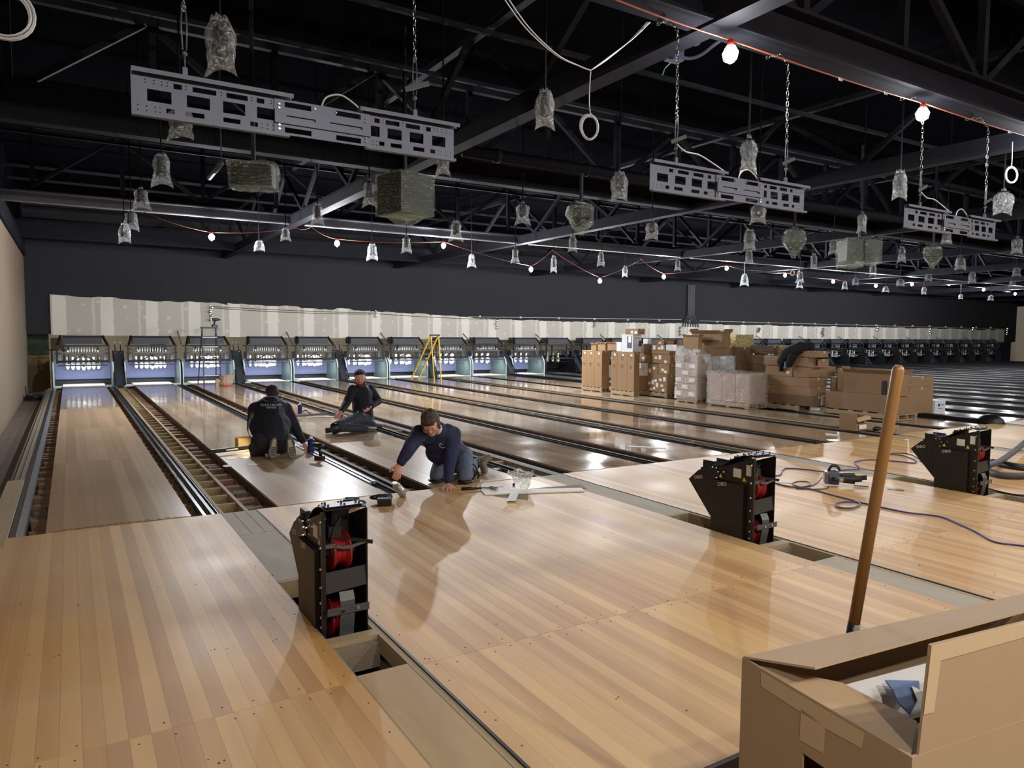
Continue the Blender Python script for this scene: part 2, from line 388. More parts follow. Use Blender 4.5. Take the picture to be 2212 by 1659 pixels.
# back wall above the pinsetters: black paint, ragged bare drywall band below
zb = [(-.85, 1.50), (-.25, 1.50), (9.7, 1.42), (14.5, 1.385), (25, 1.34), (57.6, 1.32)]
zt = [(-.25, 2.625), (4, 2.52), (9.73, 2.40), (14.54, 2.175), (25, 2.15), (55.9, 2.127)]
def interp(t, x):
    for (a, b), (c, d) in zip(t, t[1:]):
        if x <= c: return b+(d-b)*max(0, (x-a))/(c-a)
    return t[-1][1]
mb = MB()
mb.prism([(x, z) for x, z in zb]+[(57.6, 5.7), (-.85, 5.7)], YW+.03, YW+.22, 'xz')
st('wall_back', mb, BLACKWALL)
drym = bpy.data.materials.new('taped_drywall'); drym.use_nodes = True
nt = drym.node_tree; N = nt.nodes; L = nt.links; b = N['Principled BSDF']; b.inputs['Roughness'].default_value = .85
geo = N.new('ShaderNodeNewGeometry'); sx = N.new('ShaderNodeSeparateXYZ'); L.new(geo.outputs['Position'], sx.inputs[0])
nz = N.new('ShaderNodeTexNoise'); nz.inputs['Scale'].default_value = 3.; L.new(geo.outputs['Position'], nz.inputs[0])
def mth(op, a, b_, c=None):
    x = N.new('ShaderNodeMath'); x.operation = op
    for i, v in enumerate((a, b_, c)):
        if v is None: continue
        if isinstance(v, (int, float)): x.inputs[i].default_value = v
        else: L.new(v, x.inputs[i])
    return x.outputs[0]
xx = mth('MULTIPLY_ADD', nz.outputs['Fac'], .06, sx.outputs[0])
fr = mth('PINGPONG', xx, .61)                      # distance to the taped joints every 1.22 m
band = mth('LESS_THAN', fr, .17)
dot = N.new('ShaderNodeTexVoronoi'); dot.inputs['Scale'].default_value = 1.; mpv = N.new('ShaderNodeMapping'); mpv.inputs['Scale'].default_value = (2.45, 1, 2.6); L.new(geo.outputs['Position'], mpv.inputs[0]); L.new(mpv.outputs[0], dot.inputs[0]); dot.inputs['Randomness'].default_value = .45
dd = mth('LESS_THAN', dot.outputs['Distance'], .15)
fr2 = mth('PINGPONG', mth('ADD', xx, .35), .61); band2 = mth('LESS_THAN', fr2, .035)
tot = mth('MAXIMUM', band, mth('MULTIPLY', mth('MAXIMUM', dd, band2), .55))
mx = N.new('ShaderNodeMix'); mx.data_type = 'RGBA'; mx.inputs[6].default_value = C(172, 167, 156); mx.inputs[7].default_value = C(202, 197, 186)
L.new(tot, mx.inputs[0]); L.new(mx.outputs[2], b.inputs['Base Color'])
BARE = M('bare_grey_drywall', C(206, 204, 198), .85, 0, .04)
wb = empty('wall_back', (0, YW, 0), kind='structure')
X = -.25; k = 0
while X < 55.85:
    X2 = min(X+2.44, 55.9); mb = MB(); n = 16; top = []; r = random.Random(k)
    off = 0
    for i in range(n+1):
        x = X+(X2-X)*i/n
        if i % 4 == 0: off = r.uniform(-.03, .035)
        top.append((x, interp(zt, x)+off+r.uniform(-.012, .012)))
    mb.prism([(X, interp(zb, X)-.02), (X2, interp(zb, X2)-.02)]+top[::-1], YW-.012, YW+.028, 'xz')
    mb.build('drywall_panel', drym, wb); X = X2; k += 1
st('wall_right', MB().box(57.6, 57.8, -14, YW+.3, -.34, 3.8), M('pale_beige_wall', C(200, 182, 158), .7, 0, .05, .8))
st('wall_right', MB().box(57.6, 57.9, -14, YW+.3, 3.8, 5.7), CEILM)
st('ceiling', MB().box(-1.2, 58, -14, YW+.3, 5.6, 5.75), CEILM)
st('wall_front', MB().box(-1.2, 58, -14.2, -14, -.34, 5.7), BEIGE)
# space behind the pinsetters
st('wall_behind_machines', MB().box(-1, 58, 22.4, 22.6, -.34, 3), M('cream_service_wall', C(190, 180, 156), .8))
gw = MB(); gw.box(-.9, -.33, 19.0, 19.2, -.34, .85); st('wall_service_left', gw, M('brown_patched_wall', C(120, 96, 58), .8, 0, .2, 1.5))
gw = MB(); gw.box(-.9, -.33, 19.0, 19.2, .85, 1.6); st('wall_service_left', gw, M('green_wall_patch', C(52, 66, 38), .8, 0, .2, 1.5))
st('ceiling_service', MB().box(-1, 58, YW+.25, 22.6, 3.0, 3.1), BEIGE)

# ------------------------------------------------------------------ ceiling steel
def ibeam(name, a, b, w, h, tf=.02, m=BEAMB, label=None):
    a = Vector(a); b = Vector(b); mb = MB()       # a, b: centre of the bottom flange underside
    d = (b-a).normalized(); up = Vector((0, 0, 1))
    mb.bar(a+up*tf/2, b+up*tf/2, w, tf); mb.bar(a+up*(h-tf/2), b+up*(h-tf/2), w, tf); mb.bar(a+up*h/2, b+up*h/2, .018, h-2*tf)
    return mb.build(name, m, kind='structure', label=label)
ZB = 4.0
GY = [-8.85, -2.55, 3.52, 9.72, 15.9]
for i, y in enumerate(GY):
    if i == 3:
        for x0 in range(0, 10):
            ibeam('ceiling_girder', (x0*6-1.2 if x0 else -.85, y, ZB), (min(57.5, x0*6+4.7), y, ZB), .13, .2, .02, M('pale_ceiling_channel', C(96, 96, 104), .5))
    else: ibeam('ceiling_girder', (-.9, y, ZB), (57.5, y, ZB), .27 if i < 2 else .2, .32 if i < 2 else .46, .03)
BXS = [-.7+5.97*k for k in range(-0, 10)]
BX = [4.56+5.95*k for k in range(-1, 9)]
for x in BX[1:]:
    mb = MB(); mb.box(x-.1, x+.1, -13.9, YW, ZB-.02, ZB+.17); mb.box(x-.12, x+.12, -13.9, YW, ZB+.17, ZB+.19); mb.build('ceiling_beam', BEAMB, kind='structure')
# open trusses above the girders: chords, posts and diagonals
for gi, y in enumerate(GY[:4]):
    t = empty('roof_truss', (0, y, 4.3), kind='structure')
    MB().box(-.9, 40, y-.05, y+.05, 5.38, 5.48).build('top_chord', BEAMB, t)
    post = MB().box(-.04, .04, -.04, .04, 0, 1.08).build('post', BEAMB, t, local=True); post.location = (-.3, 0, .02)
    dg = MB().bar((0, 0, 0), (1.4, 0, 1.06), .075, .075).build('diagonal', BEAMB, t, local=True); dg.location = (-.3, 0, .02)
    dg2 = MB().bar((0, 0, 1.06), (1.4, 0, 0), .075, .075).build('diagonal', BEAMB, t, local=True); dg2.location = (1.19, 0, .02)
    for k in range(1, 24): part(post, t, (-.3+1.49*k, 0, .02))
    for k in range(1, 12):
        part(dg, t, (-.3+2.98*k, 0, .02)); part(dg2, t, (1.19+2.98*k, 0, .02))
# purlins (run with the girders) and slender joist bars between them
for i, y in enumerate((-5.7, -4.2, -1.0, .5, 2.0, 5.1, 6.7, 8.2, 11.3, 12.8, 14.4, 17.2)):
    MB().bar((-.85, y, 4.95), (50, y, 4.95), .05, .05).build('purlin', BEAMB, kind='structure')
for x in BX[1:5]:
    t = empty('joist_girder', (x, 0, 4.2), kind='structure')
    MB().box(x-.05, x+.05, -13, YW, 5.2, 5.28).build('top_chord', BEAMB, t)
    dg = MB().bar((0, 0, 0), (0, 1.5, 1.0), .07, .07).build('diagonal', BEAMB, t, local=True); dg.location = (0, -12, .02)
    dg2 = MB().bar((0, 0, 1.0), (0, 1.5, 0), .07, .07).build('diagonal', BEAMB, t, local=True); dg2.location = (0, -10.5, .02)
    for k in range(1, 10): part(dg, t, (0, -12+3*k, .02)); part(dg2, t, (0, -10.5+3*k, .02))
pa = at(1000, 325, z=4.12); pb = at(1820, 430, z=4.12)
pipe = MB().cyl((pa.x, pa.y, 4.12), (40, pa.y, 4.12), .085, n=14); pipe.lathe([(.10, 0), (.10, .08)], 14, (pa.x+.5, pa.y, 4.12), 'x'); pipe.lathe([(.10, 0), (.10, .05)], 14, (7, pa.y, 4.12), 'x'); pipe.lathe([(.10, 0), (.10, .05)], 14, (11, pa.y, 4.12), 'x')
st('ceiling_pipe', pipe, BEAMB, smooth=True)
# conduit and cable bundle on the back wall
mb = MB(); X = 14.2
mb.cyl((13.5, YW-.05, 2.26), (24.9, YW-.05, 2.34), .012, n=6); mb.cyl((26.1, YW-.05, 2.30), (55.9, YW-.05, 2.19), .012, n=6)
for i in range(22): mb.box(14+i*1.9, 14.05+i*1.9, YW-.06, YW+.03, 2.24, 2.32)
o = mb.build('wall_conduit', M('pale_conduit', C(196, 192, 186), .5)); tag(o, 'thin pale conduit clipped along the bottom of the black wall', 'conduit')
mb = MB()
for i in range(7):
    x = 25.5+(i-3)*.065
    mb.tube([(x, YW-.06, 4.0), (x, YW-.06, 2.6), (x+(i-3)*.05, YW-.06, 2.3), (x+(i-3)*.09, YW-.06, 2.15), (x+(i-3)*.11, YW-.06, 2.0)], .028, 6)
o = mb.build('cable_riser', M('black_cable_riser', C(36, 36, 38), .5)); tag(o, 'bundle of black cables running down the black back wall', 'cable')
# small chrome brackets on the drywall
bpx = [(455, 660, 695), (812, 670, 687), (1072, 688, 712), (1284, 694, 708), (1468, 705, 726), (1638, 708, 718), (1776, 709, 727), (1895, 704, 716), (2008, 708, 724), (2100, 706, 714), (2174, 708, 724)]
blab = ['leftmost chrome wall bracket, above the black ladder', 'chrome wall bracket above the sixth pinsetter', 'chrome wall bracket right of the yellow ladder', 'chrome wall bracket above the left box pallets', 'chrome wall bracket below the black cable bundle', 'chrome wall bracket above the foil-topped carton', 'chrome wall bracket above the jacket', 'fourth chrome wall bracket from the right wall', 'third chrome wall bracket from the right wall', 'second chrome wall bracket from the right wall', 'chrome bracket at the very end of the drywall']
for (x, y0, y1), lb in zip(bpx, blab):
    p = at(x, y0, Y=YW-.05); q = at(x, y1, Y=YW-.05); mb = MB(); n = max(2, int((p.z-q.z)/.12)); w = .05*(1 if x < 1500 else 1.6)
    mb.box(p.x-w*.3, p.x+w*.3, YW-.05, YW-.01, q.z, p.z)
    for i in range(n): mb.ball((p.x+w*.4*(-1)**i, YW-.09, p.z-(i+.5)*(p.z-q.z)/n), w, 8, 5)
    o = mb.build('wall_bracket', CHROME, smooth=False); tag(o, lb, 'bracket', 'chrome brackets on the drywall band')
# two thin wires strung on the drywall
mb = MB(); a = at(462, 662, Y=YW-.06); c_ = at(812, 676, Y=YW-.06); mb.tube(catenary(a, c_, .03, 8), .006, 5); a.z -= .05; c_.z -= .04; mb.tube(catenary(a, c_, .05, 8), .006, 5)
a = at(820, 678, Y=YW-.06); c_ = at(1070, 690, Y=YW-.06); mb.tube(catenary(a, c_, .03, 8), .006, 5)
o = mb.build('wall_wire', BLK); tag(o, 'thin dark wires strung between the brackets on the drywall', 'wire')

# ------------------------------------------------------------------ lane bed: joists, lanes, gutters
fd = empty('lane_foundation', (0, 0, -.2), 'rows of reddish brown joists showing between the first lanes', 'joists')
jm = MB().box(-.15, 9.6, -.045, .045, -.09, 0).build('joist', JOIST, fd, local=True); jm.location = (0, .15, .1-.0)
rj = random.Random(5)
for k in range(1, 46):
    part(jm, fd, (rj.uniform(-.015, .03), .15+k*.381+rj.uniform(-.04, .04), .1-rj.uniform(0, .012)), (0, 0, rj.uniform(-.003, .003)))
bl1 = MB().box(-.07, .07, -.09, .09, -.05, .05).build('block', OLDW, fd, local=True); bl1.location = (-.10, 1.2, .02)
for k in range(60):
    xs = rj.choice((-.10, 1.12, 1.66, 1.72, 3.25)); part(bl1, fd, (xs+rj.uniform(-.01, .01), rj.uniform(.25, 16.5), rj.uniform(.0, .05)), (0, 0, rj.uniform(-.1, .1)))
for x in (-.12, 1.2, 1.65, 3.2): MB().box(x-.04, x+.04, .02, 17.4, -.34, -.19).build('stringer', DKW, fd)

NSEC = 5
seg = (YP-YF)/NSEC
NB = 9; bw = LW/NB
bmesh_board = None
ordn = ['first', 'second', 'third', 'fourth', 'fifth', 'sixth', 'seventh', 'eighth', 'ninth', 'tenth', 'eleventh', 'twelfth', 'thirteenth', 'fourteenth', 'fifteenth', 'sixteenth', 'seventeenth', 'eighteenth', 'nineteenth', 'twentieth', 'twenty-first', 'twenty-second', 'twenty-third', 'twenty-fourth', 'twenty-fifth', 'twenty-sixth', 'twenty-seventh', 'twenty-eighth', 'twenty-ninth', 'thirtieth', 'thirty-first', 'thirty-second']
lane_note = {0: 'with open joists on both sides', 1: 'with a worker kneeling on it', 2: 'with a bearded man sitting on it', 3: 'right of the crawling worker', 4: 'with a thin white strip lying near its end', 5: 'glossy and empty, below the yellow ladder'}
LANEG2 = board_mat('grey_glossy_lane', C(190, 180, 170), C(166, 156, 146), .12, .05, coat=.4)
proto = {}
for i in range(32):
    x = lx(i); lane = empty('bowling_lane', (x, 0, 0), '%s bowling lane from the left wall%s' % (ordn[i], ', '+lane_note[i] if i in lane_note else ''), 'lane', 'bowling lanes')
    MB().box(x, x+LW, .03, YP, -.099, -.023).build("lane_core", DKW, lane)
    if i < 6:
        for s in range(NSEC):
            y0 = .03 if s == 0 else s*seg+.0015; y1 = (s+1)*seg-.0015 if s < NSEC-1 else YP
            gl = LANEM if (s < 3 and i == 0) or (s < 1 and i in (1, 2)) else LANEG
            key = (s, gl.name)
            if key not in proto:
                o = MB().box(.0003, bw-.0003, y0, y1, -.022, 0).build('board', gl); bpy.context.view_layer.update(); proto[key] = o; o.parent = lane; ks = range(1, NB)
            else: ks = range(NB)
            for k in ks: part(proto[key], lane, (k*bw, 0, 0))
    else:
        MB().box(x, x+LW, .03, YP, -.022, 0).build('lane_surface', LANEG if i < 9 else LANEG2, lane)
# gaps
for p in range(16):
    x0 = p*PITCH_X
    # ball-return gap inside the pair
    if p < 4:
        lb = {0: 'long pale box frame with many cross blocks left of the second lane', 1: 'long pale box frame right of the kneeling man in front', 2: 'long pale box frame between fifth and sixth lanes', 3: 'long pale box frame between seventh and eighth lanes'}[p]
        fr_ = empty('wooden_box_frame', (x0+1.42, 0, -.1), lb, 'frame', 'pale box frames in the ball-return gaps')
        z1 = -.004; zz = -.098; PN = PINE if p == 0 else M('dull_frame_wood', C(132, 114, 90), .7, 0, .16, 3, .1, 40, (14, 1, 14))
        MB().box(x0+1.30, x0+1.332, -.0, 17.4, zz, z1).build('rail', PN, fr_); MB().box(x0+1.508, x0+1.54, -.0, 17.4, zz, z1).build('rail', PN, fr_)
        rg = MB().box(-.088, .088, -.018, .018, 0, .085).build('cross_block', OSB, fr_, local=True); rg.location = (0, .03, 0)
        stp = .392 if p == 0 else 1.1
        for k in range(1, int(17.2/stp)): part(rg, fr_, (0, .03+k*stp, 0))
        if p: MB().box(x0+1.332, x0+1.508, .1, 17.4, -.06, -.05).build('bottom_sheet', PN, fr_)
    def rail(xa, xb, z, m, name, lb, cat, grp, y0=.03, lips=True):
        mb = MB(); mb.box(xa, xb, y0, 17.45, z-.02, z)
        if lips:
            mb.box(xa, xa+.008, y0, 17.45, z, z+.022); mb.box(xb-.008, xb, y0, 17.45, z, z+.022)
        o = mb.build(name, m); tag(o, lb, cat, grp); return o
    nm = ordn[p]
    if p == 0:
        rail(x0+1.175, x0+1.235, -.05, GUT, 'gutter_rail', 'grey metal rail beside the joists right of the first lane', 'rail', 'grey gutter rails')
        rail(x0+1.235, x0+1.295, -.03, DKGREY, 'capping_rail', 'dark double rail left of the pale ladder-like box frame', 'rail', 'dark capping rails')
    elif p < 4:
        rail(x0+1.085, x0+1.185, -.035, GUT, 'gutter_rail', 'grey metal gutter strip in the %s ball-return gap from the left' % nm, 'rail', 'grey gutter rails')
        o = rail(x0+1.19, x0+1.295, -.022, RAILB, 'capping_rail', 'black rail in the %s ball-return gap from the left' % nm, 'rail', 'dark capping rails')
        MB().box(x0+1.10, x0+1.19, .62, .72, -.03, -.008).build('joint_bracket', DKGREY, o)
        MB().box(x0+1.62, x0+1.70, .03, 17.4, -.05, -.03).build('rail', DKW, o)
    else:
        o = rail(x0+1.10, x0+1.78, -.031, RAILB, 'gutter_rail', 'dark gutter strip in the %s ball-return gap from the left' % nm, 'rail', 'dark gutter strips', lips=False)
        ye = .55 if p != 4 else .25
        mb = MB(); mb.prism([(x0+1.28, -.03), (x0+1.30, .045), (x0+1.34, .06), (x0+1.52, .06), (x0+1.56, .045), (x0+1.58, -.03)], ye, 17.45, 'xz')
        o = mb.build('lane_capping', RAILB); tag(o, 'long black raised capping inside the %s lane pair from the left' % nm, 'capping', 'black raised cappings')
        if p in (4, 5, 6, 7):
            mb = MB(); mb.lathe([(.01, 0), (.10, .05), (.15, .16), (.16, .3), (.12, .42), (.05, .5), (.01, .52)], 14, (x0+1.43, ye-.42, .0), 'y'); mb.build('end_hood', BLK, o, smooth=True)
    # gap between pairs
    if p < 4:
        rail(x0+2.893, x0+2.985, -.04, GUT, 'gutter_rail', 'grey metal gutter strip right of the %s lane' % ordn[2*p+1], 'rail', 'grey gutter rails')
        rail(x0+2.985, x0+3.085, -.022, RAILB, 'capping_rail', 'black rail right of the %s lane' % ordn[2*p+1], 'rail', 'dark capping rails')
        o = MB().box(x0+3.10, x0+3.145, .0, 17.4, -.10, -.008).build('wooden_rail', M('dull_frame_wood', C(132, 114, 90), .7)); tag(o, 'long pale wooden rail right of the %s lane' % ordn[2*p+1], 'rail', 'pale wooden rails')
    else:
        mb = MB(); mb.box(x0+2.88, x0+3.37, .0, 17.45, -.06, -.03); mb.prism([(x0+3.05, -.03), (x0+3.06, .04), (x0+3.20, .04), (x0+3.21, -.03)], .2, 17.45, 'xz')
        o = mb.build('divider_capping', RAILB); tag(o, 'low black divider right of the %s lane' % ordn[2*p+1], 'capping', 'low black dividers')
# silver ball-track channel lying in the gap right of the second lane
mb = MB()
for (xa, xb, zt_) in ((2.895, 2.93, .005), (2.945, 2.98, .012)): mb.box(xa, xb, .6, 6.2, -.02, zt_)
o = mb.build('track_profile', M('bright_channel', C(170, 172, 178), .35, .5)); tag(o, 'bright metal track profile lying along the gap right of the second lane', 'rail')
# left edge: curb rails beside the wall
o = MB().box(-.245, -.20, -.02, 17.4, -.2, -.012).build('edge_rail', DKGREY); tag(o, 'dark grey edge rail along the left side of the first lane gap', 'rail')
o = MB().box(-.20, -.155, -.02, 17.4, -.16, -.03).build('edge_channel', M('bright_channel', C(170, 172, 178), .35, .5)); tag(o, 'bright grey metal channel left of the first lane', 'rail')
cu = empty('curb_plank', (-.33, 3, -.1), 'weathered grey planks running along the left wall', 'planks')
MB().box(-.30, -.25, 2.6, 17.4, -.2, -.02).build('plank', OLDW, cu); MB().box(-.355, -.305, 2.6, 17.4, -.2, -.03).build('plank', OLDW, cu); MB().box(-.40, -.36, 2.6, 17.4, -.2, -.06).build('plank', OLDW, cu)
o = MB().box(-.40, -.25, -.3, 2.55, -.2, .005).build('fresh_plank', PINE); tag(o, 'fresh pale plank at the left edge before the first lane', 'plank')

# ------------------------------------------------------------------ approach
YN = -4.885
seamY = at(1130, 1380, z=0).y
for j in range(5):
    xa = -.42 if j == 0 else 1.62+PITCH_X*(j-1); xb = 1.30+PITCH_X*j
    n = 22 if j == 0 else 40; w = (xb-xa)/n
    lb = ['approach floor left of the first black machine', 'wide approach floor between the first and second black machines', 'approach floor with the blue cord on it', 'approach floor right of the third black machine', 'farthest plank-built approach floor on the right'][j]
    ap = empty('approach_floor', (xa, 0, 0), kind='structure'); ap['label'] = lb
    if j < 4:
        a = MB().box(.0003, w-.0003, seamY+.0015, -.004, -.022, 0).build('board', BOARD, ap, local=True)
        b_ = MB().box(.0003, w-.0003, YN, seamY-.0015, -.022, 0).build('board', BOARD, ap, local=True)
        for k in range(1, n):
            g = .002 if (j == 1 and k >= 20) else 0
            part(a, ap, (k*w, 0, 0)); part(b_, ap, (k*w, 0, 0))
    else: MB().box(xa, xb, YN, -.004, -.022, 0).build('floor_surface', BOARD, ap)
    MB().box(xa, xb, YN, -.004, -.06, -.0225).build('underlay', PLY, ap)
    MB().box(xa-.0, xb, YN-.02, YN-.0005, -.17, -.001).build('front_edge', DKW, ap)
for j in range(5, 17):
    xa = 1.62+PITCH_X*(j-1); MB().box(xa, xa+3.066, YN, -.004, -.06, 0).build('approach_floor', BOARD, kind='structure')
# screw holes
r = random.Random(11); mb = MB()
def hole(x, y, s=.0045): mb.lathe([(s, -.004), (s, .0006)], 7, (x, y, 0))
for j in range(4):
    xa = -.42 if j == 0 else 1.62+PITCH_X*(j-1); xb = 1.30+PITCH_X*j
    for k in range(int((xb-xa)/.11)):
        x = xa+.05+k*.11
        if r.random() < .8: hole(x+r.uniform(-.02, .02), seamY+.05+r.uniform(-.02, .02))
        if r.random() < .8: hole(x+r.uniform(-.02, .02), seamY-.05+r.uniform(-.02, .02))
    for k in range(16):
        hole(xb-.04+r.uniform(-.01, .01), -.2-k*.3+r.uniform(-.05, .05)); 
        if j: hole(xa+.04+r.uniform(-.01, .01), -.2-k*.3+r.uniform(-.05, .05))
    for k in range(26): 
        x, y = r.uniform(xa, xb), r.uniform(YN, -1.5); hole(x, y, r.uniform(.003, .006))
        if r.random() < .4: hole(x+.02, y+.008)
o = mb.build('screw_hole', M('dark_screw_hole', C(70, 44, 26), .8), kind='stuff'); tag(o, 'scattered dark screw holes in the approach boards', 'holes')
# centre strips with the machine openings
for j in range(8):
    xa = 1.30+PITCH_X*j; xb = xa+.315; lbn = ['first', 'second', 'third', 'fourth', 'fifth', 'sixth', 'seventh', 'eighth'][j]
    sp = empty('machine_strip', (xa, 0, 0), kind='structure'); sp['label'] = 'plywood strip in front of the %s ball-return gap' % lbn
    m3 = (xb-xa)/3
    if j < 3:
        for k in range(3): MB().box(xa+k*m3+.002, xa+(k+1)*m3-.002, -.80, -.004, -.03, -.003).build('plank', PLY, sp)
        MB().box(xa, xb-.012, -2.02, -.805, -.03, -.003).build('plywood_sheet', PLY, sp)
        MB().box(xa, xb-.045, -3.13, -3.055, -.09, -.004).build('crosspiece', PINE, sp)
        MB().box(xa+.012, xb-.045, -3.16, -3.13, -.17, -.03).build('crosspiece', OLDW, sp)
        MB().box(xb-.045, xb-.012, YN, -2.02, -.10, -.004).build('side_rail', PINE, sp)
        MB().box(xa, xa+.012, YN, -2.02, -.10, -.006).build('side_rail', PINE, sp)
        MB().box(xa, xb-.045, -2.06, -2.02, -.12, -.004).build('crosspiece', PINE, sp)
        MB().box(xa+.012, xb-.047, YN, -3.53, -.03, -.005).build('plywood_sheet', M('knotty_plywood', C(186, 158, 120), .7, 0, .2, 3, .1, 50, (3, .6, 1)) if j == 0 else PLY, sp)
        MB().box(xa-.01, xb, -3.6, -2.0, -.34, -.30).build('pit_floor', DARKC, sp)
        MB().box(xa-.03, xa-.0005, -3.6, -2.0, -.34, -.06).build('pit_side', OLDW, sp); MB().box(xb-.012, xb+.02, -3.6, -2.0, -.34, -.101).build('pit_side', OLDW, sp)
    else: MB().box(xa, xb-.012, YN, -.004, -.03, -.003).build('plywood_sheet', PLY, sp)
    MB().box(xb-.010, xb+.004, YN, -.004, -.03, .0015).build('black_seam', BLK, sp)

# scuffed scribbles beside the first lane's foul line
r = random.Random(3); m = MB(); x = .12
while x < .98:
    n = r.randint(3, 6); pts = [(x+k*.008, .06+r.uniform(-.018, .018), .0012) for k in range(n)]; m.tube(pts, .0012, 4); x += .008*n+r.uniform(.004, .02)
m.tube([(.03+k*.05, .03+r.uniform(-.006, .006), .0012) for k in range(21)], .0015, 4)
o = m.build('scribbled_mark', M('dark_brown_scribble', C(92, 66, 46), .8), kind='stuff'); tag(o, 'brown scribbled marks along the foul line of the first lane', 'marks')
# ------------------------------------------------------------------ pinsetters
VIOLET = M('violet_pit_curtain', C(112, 118, 152), .7, 0, .05, 2)
DECK = M('white_pin_deck', C(236, 236, 226), .4, 0, .03)
KICK = M('pale_green_kickback', C(120, 138, 134), .45, .1, .2, 5)
KICKE = M('lit_kickback_edge', C(214, 226, 218), .5)  # light along the kickback edges is put into this pale colour
PINM = M('white_pin', C(240, 240, 238), .2, 0, .02)
PINR = M('red_pin_stripe', C(190, 40, 44), .3)
TUBEM = M('lit_pit_tube', C(255, 255, 255), .4, emis=(.86, .93, 1, 1), es=14)
MIDBLK = M('dark_machine_metal', C(40, 42, 46), .45, .4, .3, 8)
PANELG = M('dark_grey_machine_panel', C(58, 60, 68), .5, .2, .1, 4)
YEL = M('yellow_sticker', C(232, 190, 40), .5)
pin_prof = [(.026, 0), (.036, .02), (.050, .07), (.0605, .115), (.058, .15), (.045, .20), (.028, .24), (.0235, .262), (.025, .29), (.032, .33), (.0315, .355), (.022, .375), (.006, .381)]
def make_pinsetter(lit):  # unlit copies get darker materials: their shade is put into the colour
    t = empty('pinsetter', (0, 0, 0))
    b = lambda mb, n, m, p=None, **k: mb.build(n, m, p or t, local=True, **k)
    xa, xb = -.20, 1.266
    mb = MB()   # kickbacks: curved-top side walls
    prof = [(.0, -.05), (.0, .42), (.05, .58), (.16, .68), (.34, .72), (1.35, .72), (1.35, -.05)]
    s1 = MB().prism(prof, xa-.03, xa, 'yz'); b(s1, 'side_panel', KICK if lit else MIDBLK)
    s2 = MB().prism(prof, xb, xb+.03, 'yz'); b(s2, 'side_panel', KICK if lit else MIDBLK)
    e = MB()
    for x in (xa-.03, xb):
        pr = [(-.012, -.05), (-.012, .42), (.04, .59), (.155, .695)]
        for (y0, z0), (y1, z1) in zip(pr, pr[1:]): e.bar((x+.015, y0, z0), (x+.015, y1, z1), .036, .02, (0, 1, 0))
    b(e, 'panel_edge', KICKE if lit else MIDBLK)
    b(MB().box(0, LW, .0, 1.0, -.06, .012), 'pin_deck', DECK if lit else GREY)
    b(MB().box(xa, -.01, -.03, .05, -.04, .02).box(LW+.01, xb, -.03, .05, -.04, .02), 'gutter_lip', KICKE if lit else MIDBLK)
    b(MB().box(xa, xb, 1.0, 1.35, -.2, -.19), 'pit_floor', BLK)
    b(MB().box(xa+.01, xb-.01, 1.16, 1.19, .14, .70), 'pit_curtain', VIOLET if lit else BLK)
    b(MB().box(xa, xb, 1.3, 1.34, -.2, .14), 'pit_back', BLK)
    # rake and table bars
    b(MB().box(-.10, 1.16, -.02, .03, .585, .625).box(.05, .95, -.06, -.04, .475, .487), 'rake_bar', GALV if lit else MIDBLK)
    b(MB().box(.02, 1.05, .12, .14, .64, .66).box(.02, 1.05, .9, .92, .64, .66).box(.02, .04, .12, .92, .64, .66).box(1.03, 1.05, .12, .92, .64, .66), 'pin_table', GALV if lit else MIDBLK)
    # ten pins in the spotting table
    pm = MB(); pm.lathe(pin_prof, 12)
    pmn = b(pm, 'pin', PINM, smooth=True); s_ = MB(); s_.lathe([(.0242, .256), (.0245, .264)], 12); s_.lathe([(.0255, .276), (.0262, .284)], 12)
    st_ = b(s_, 'red_stripe', PINR, pmn)
    for r_ in range(4):
        for k in range(r_+1):
            loc = (.533+(k-r_/2)*.3048*.87, .20+r_*.20, .455)
            if r_ == 0: pmn.location = loc
            else: o = part(pmn, t, loc); s2_ = part(st_, o, (0, 0, 0))
    # dark mechanism above
    m = MB()
    m.box(-.16, 1.22, .08, .14, .93, .975); m.box(-.16, 1.22, .5, .56, 1.14, 1.18); m.box(-.16, 1.22, .08, .12, 1.16, 1.19)
    for x in (-.12, .16, .9, 1.18): m.box(x-.02, x+.02, .08, .14, .66, 1.18)
    m.bar((.18, .10, .70), (.62, .10, .95), .03, .03); m.bar((.88, .10, .70), (.44, .10, .95), .03, .03)
    m.bar((-.1, .1, 1.18), (-.02, .3, 1.46), .05, .05); m.bar((1.16, .1, 1.18), (1.04, .3, 1.46), .05, .05)
    b(m, 'machine_frame', MIDBLK)
    b(MB().prism([(.20, 1.22), (.20, 1.40), (.28, 1.46), (.8, 1.46), (.8, 1.22)], .02, 1.02, 'yz'), 'top_cover', PANELG)
    m = MB()
    for k in range(12): m.cyl((.14+k*.07, .3, .99), (.14+k*.07, .3, 1.15), .018, n=6)
    b(m, 'spring_row', GREY)
    m = MB()
    for x in (-.06, 1.1): m.box(x-.04, x+.04, .3, .7, .74, .95)
    m.ball((-.05, .06, 1.06), .03, 8, 5); m.ball((1.12, .06, 1.06), .03, 8, 5)
    b(m, 'motor', GREY)
    if lit:
        b(MB().cyl((-.05, .10, .72), (1.12, .10, .72), .013, n=8), 'pit_tube', TUBEM)
        b(MB().box(-.1, 1.16, .055, .085, .68, .75), 'tube_hood', MIDBLK)
    else: b(MB().box(.25, .45, -.065, -.059, .533, .552), 'yellow_label', YEL)
    return t
lit = make_pinsetter(True); dark = make_pinsetter(False)
pn = {2: ', behind the black stepladder', 7: ', by the yellow ladder'}
used = set()
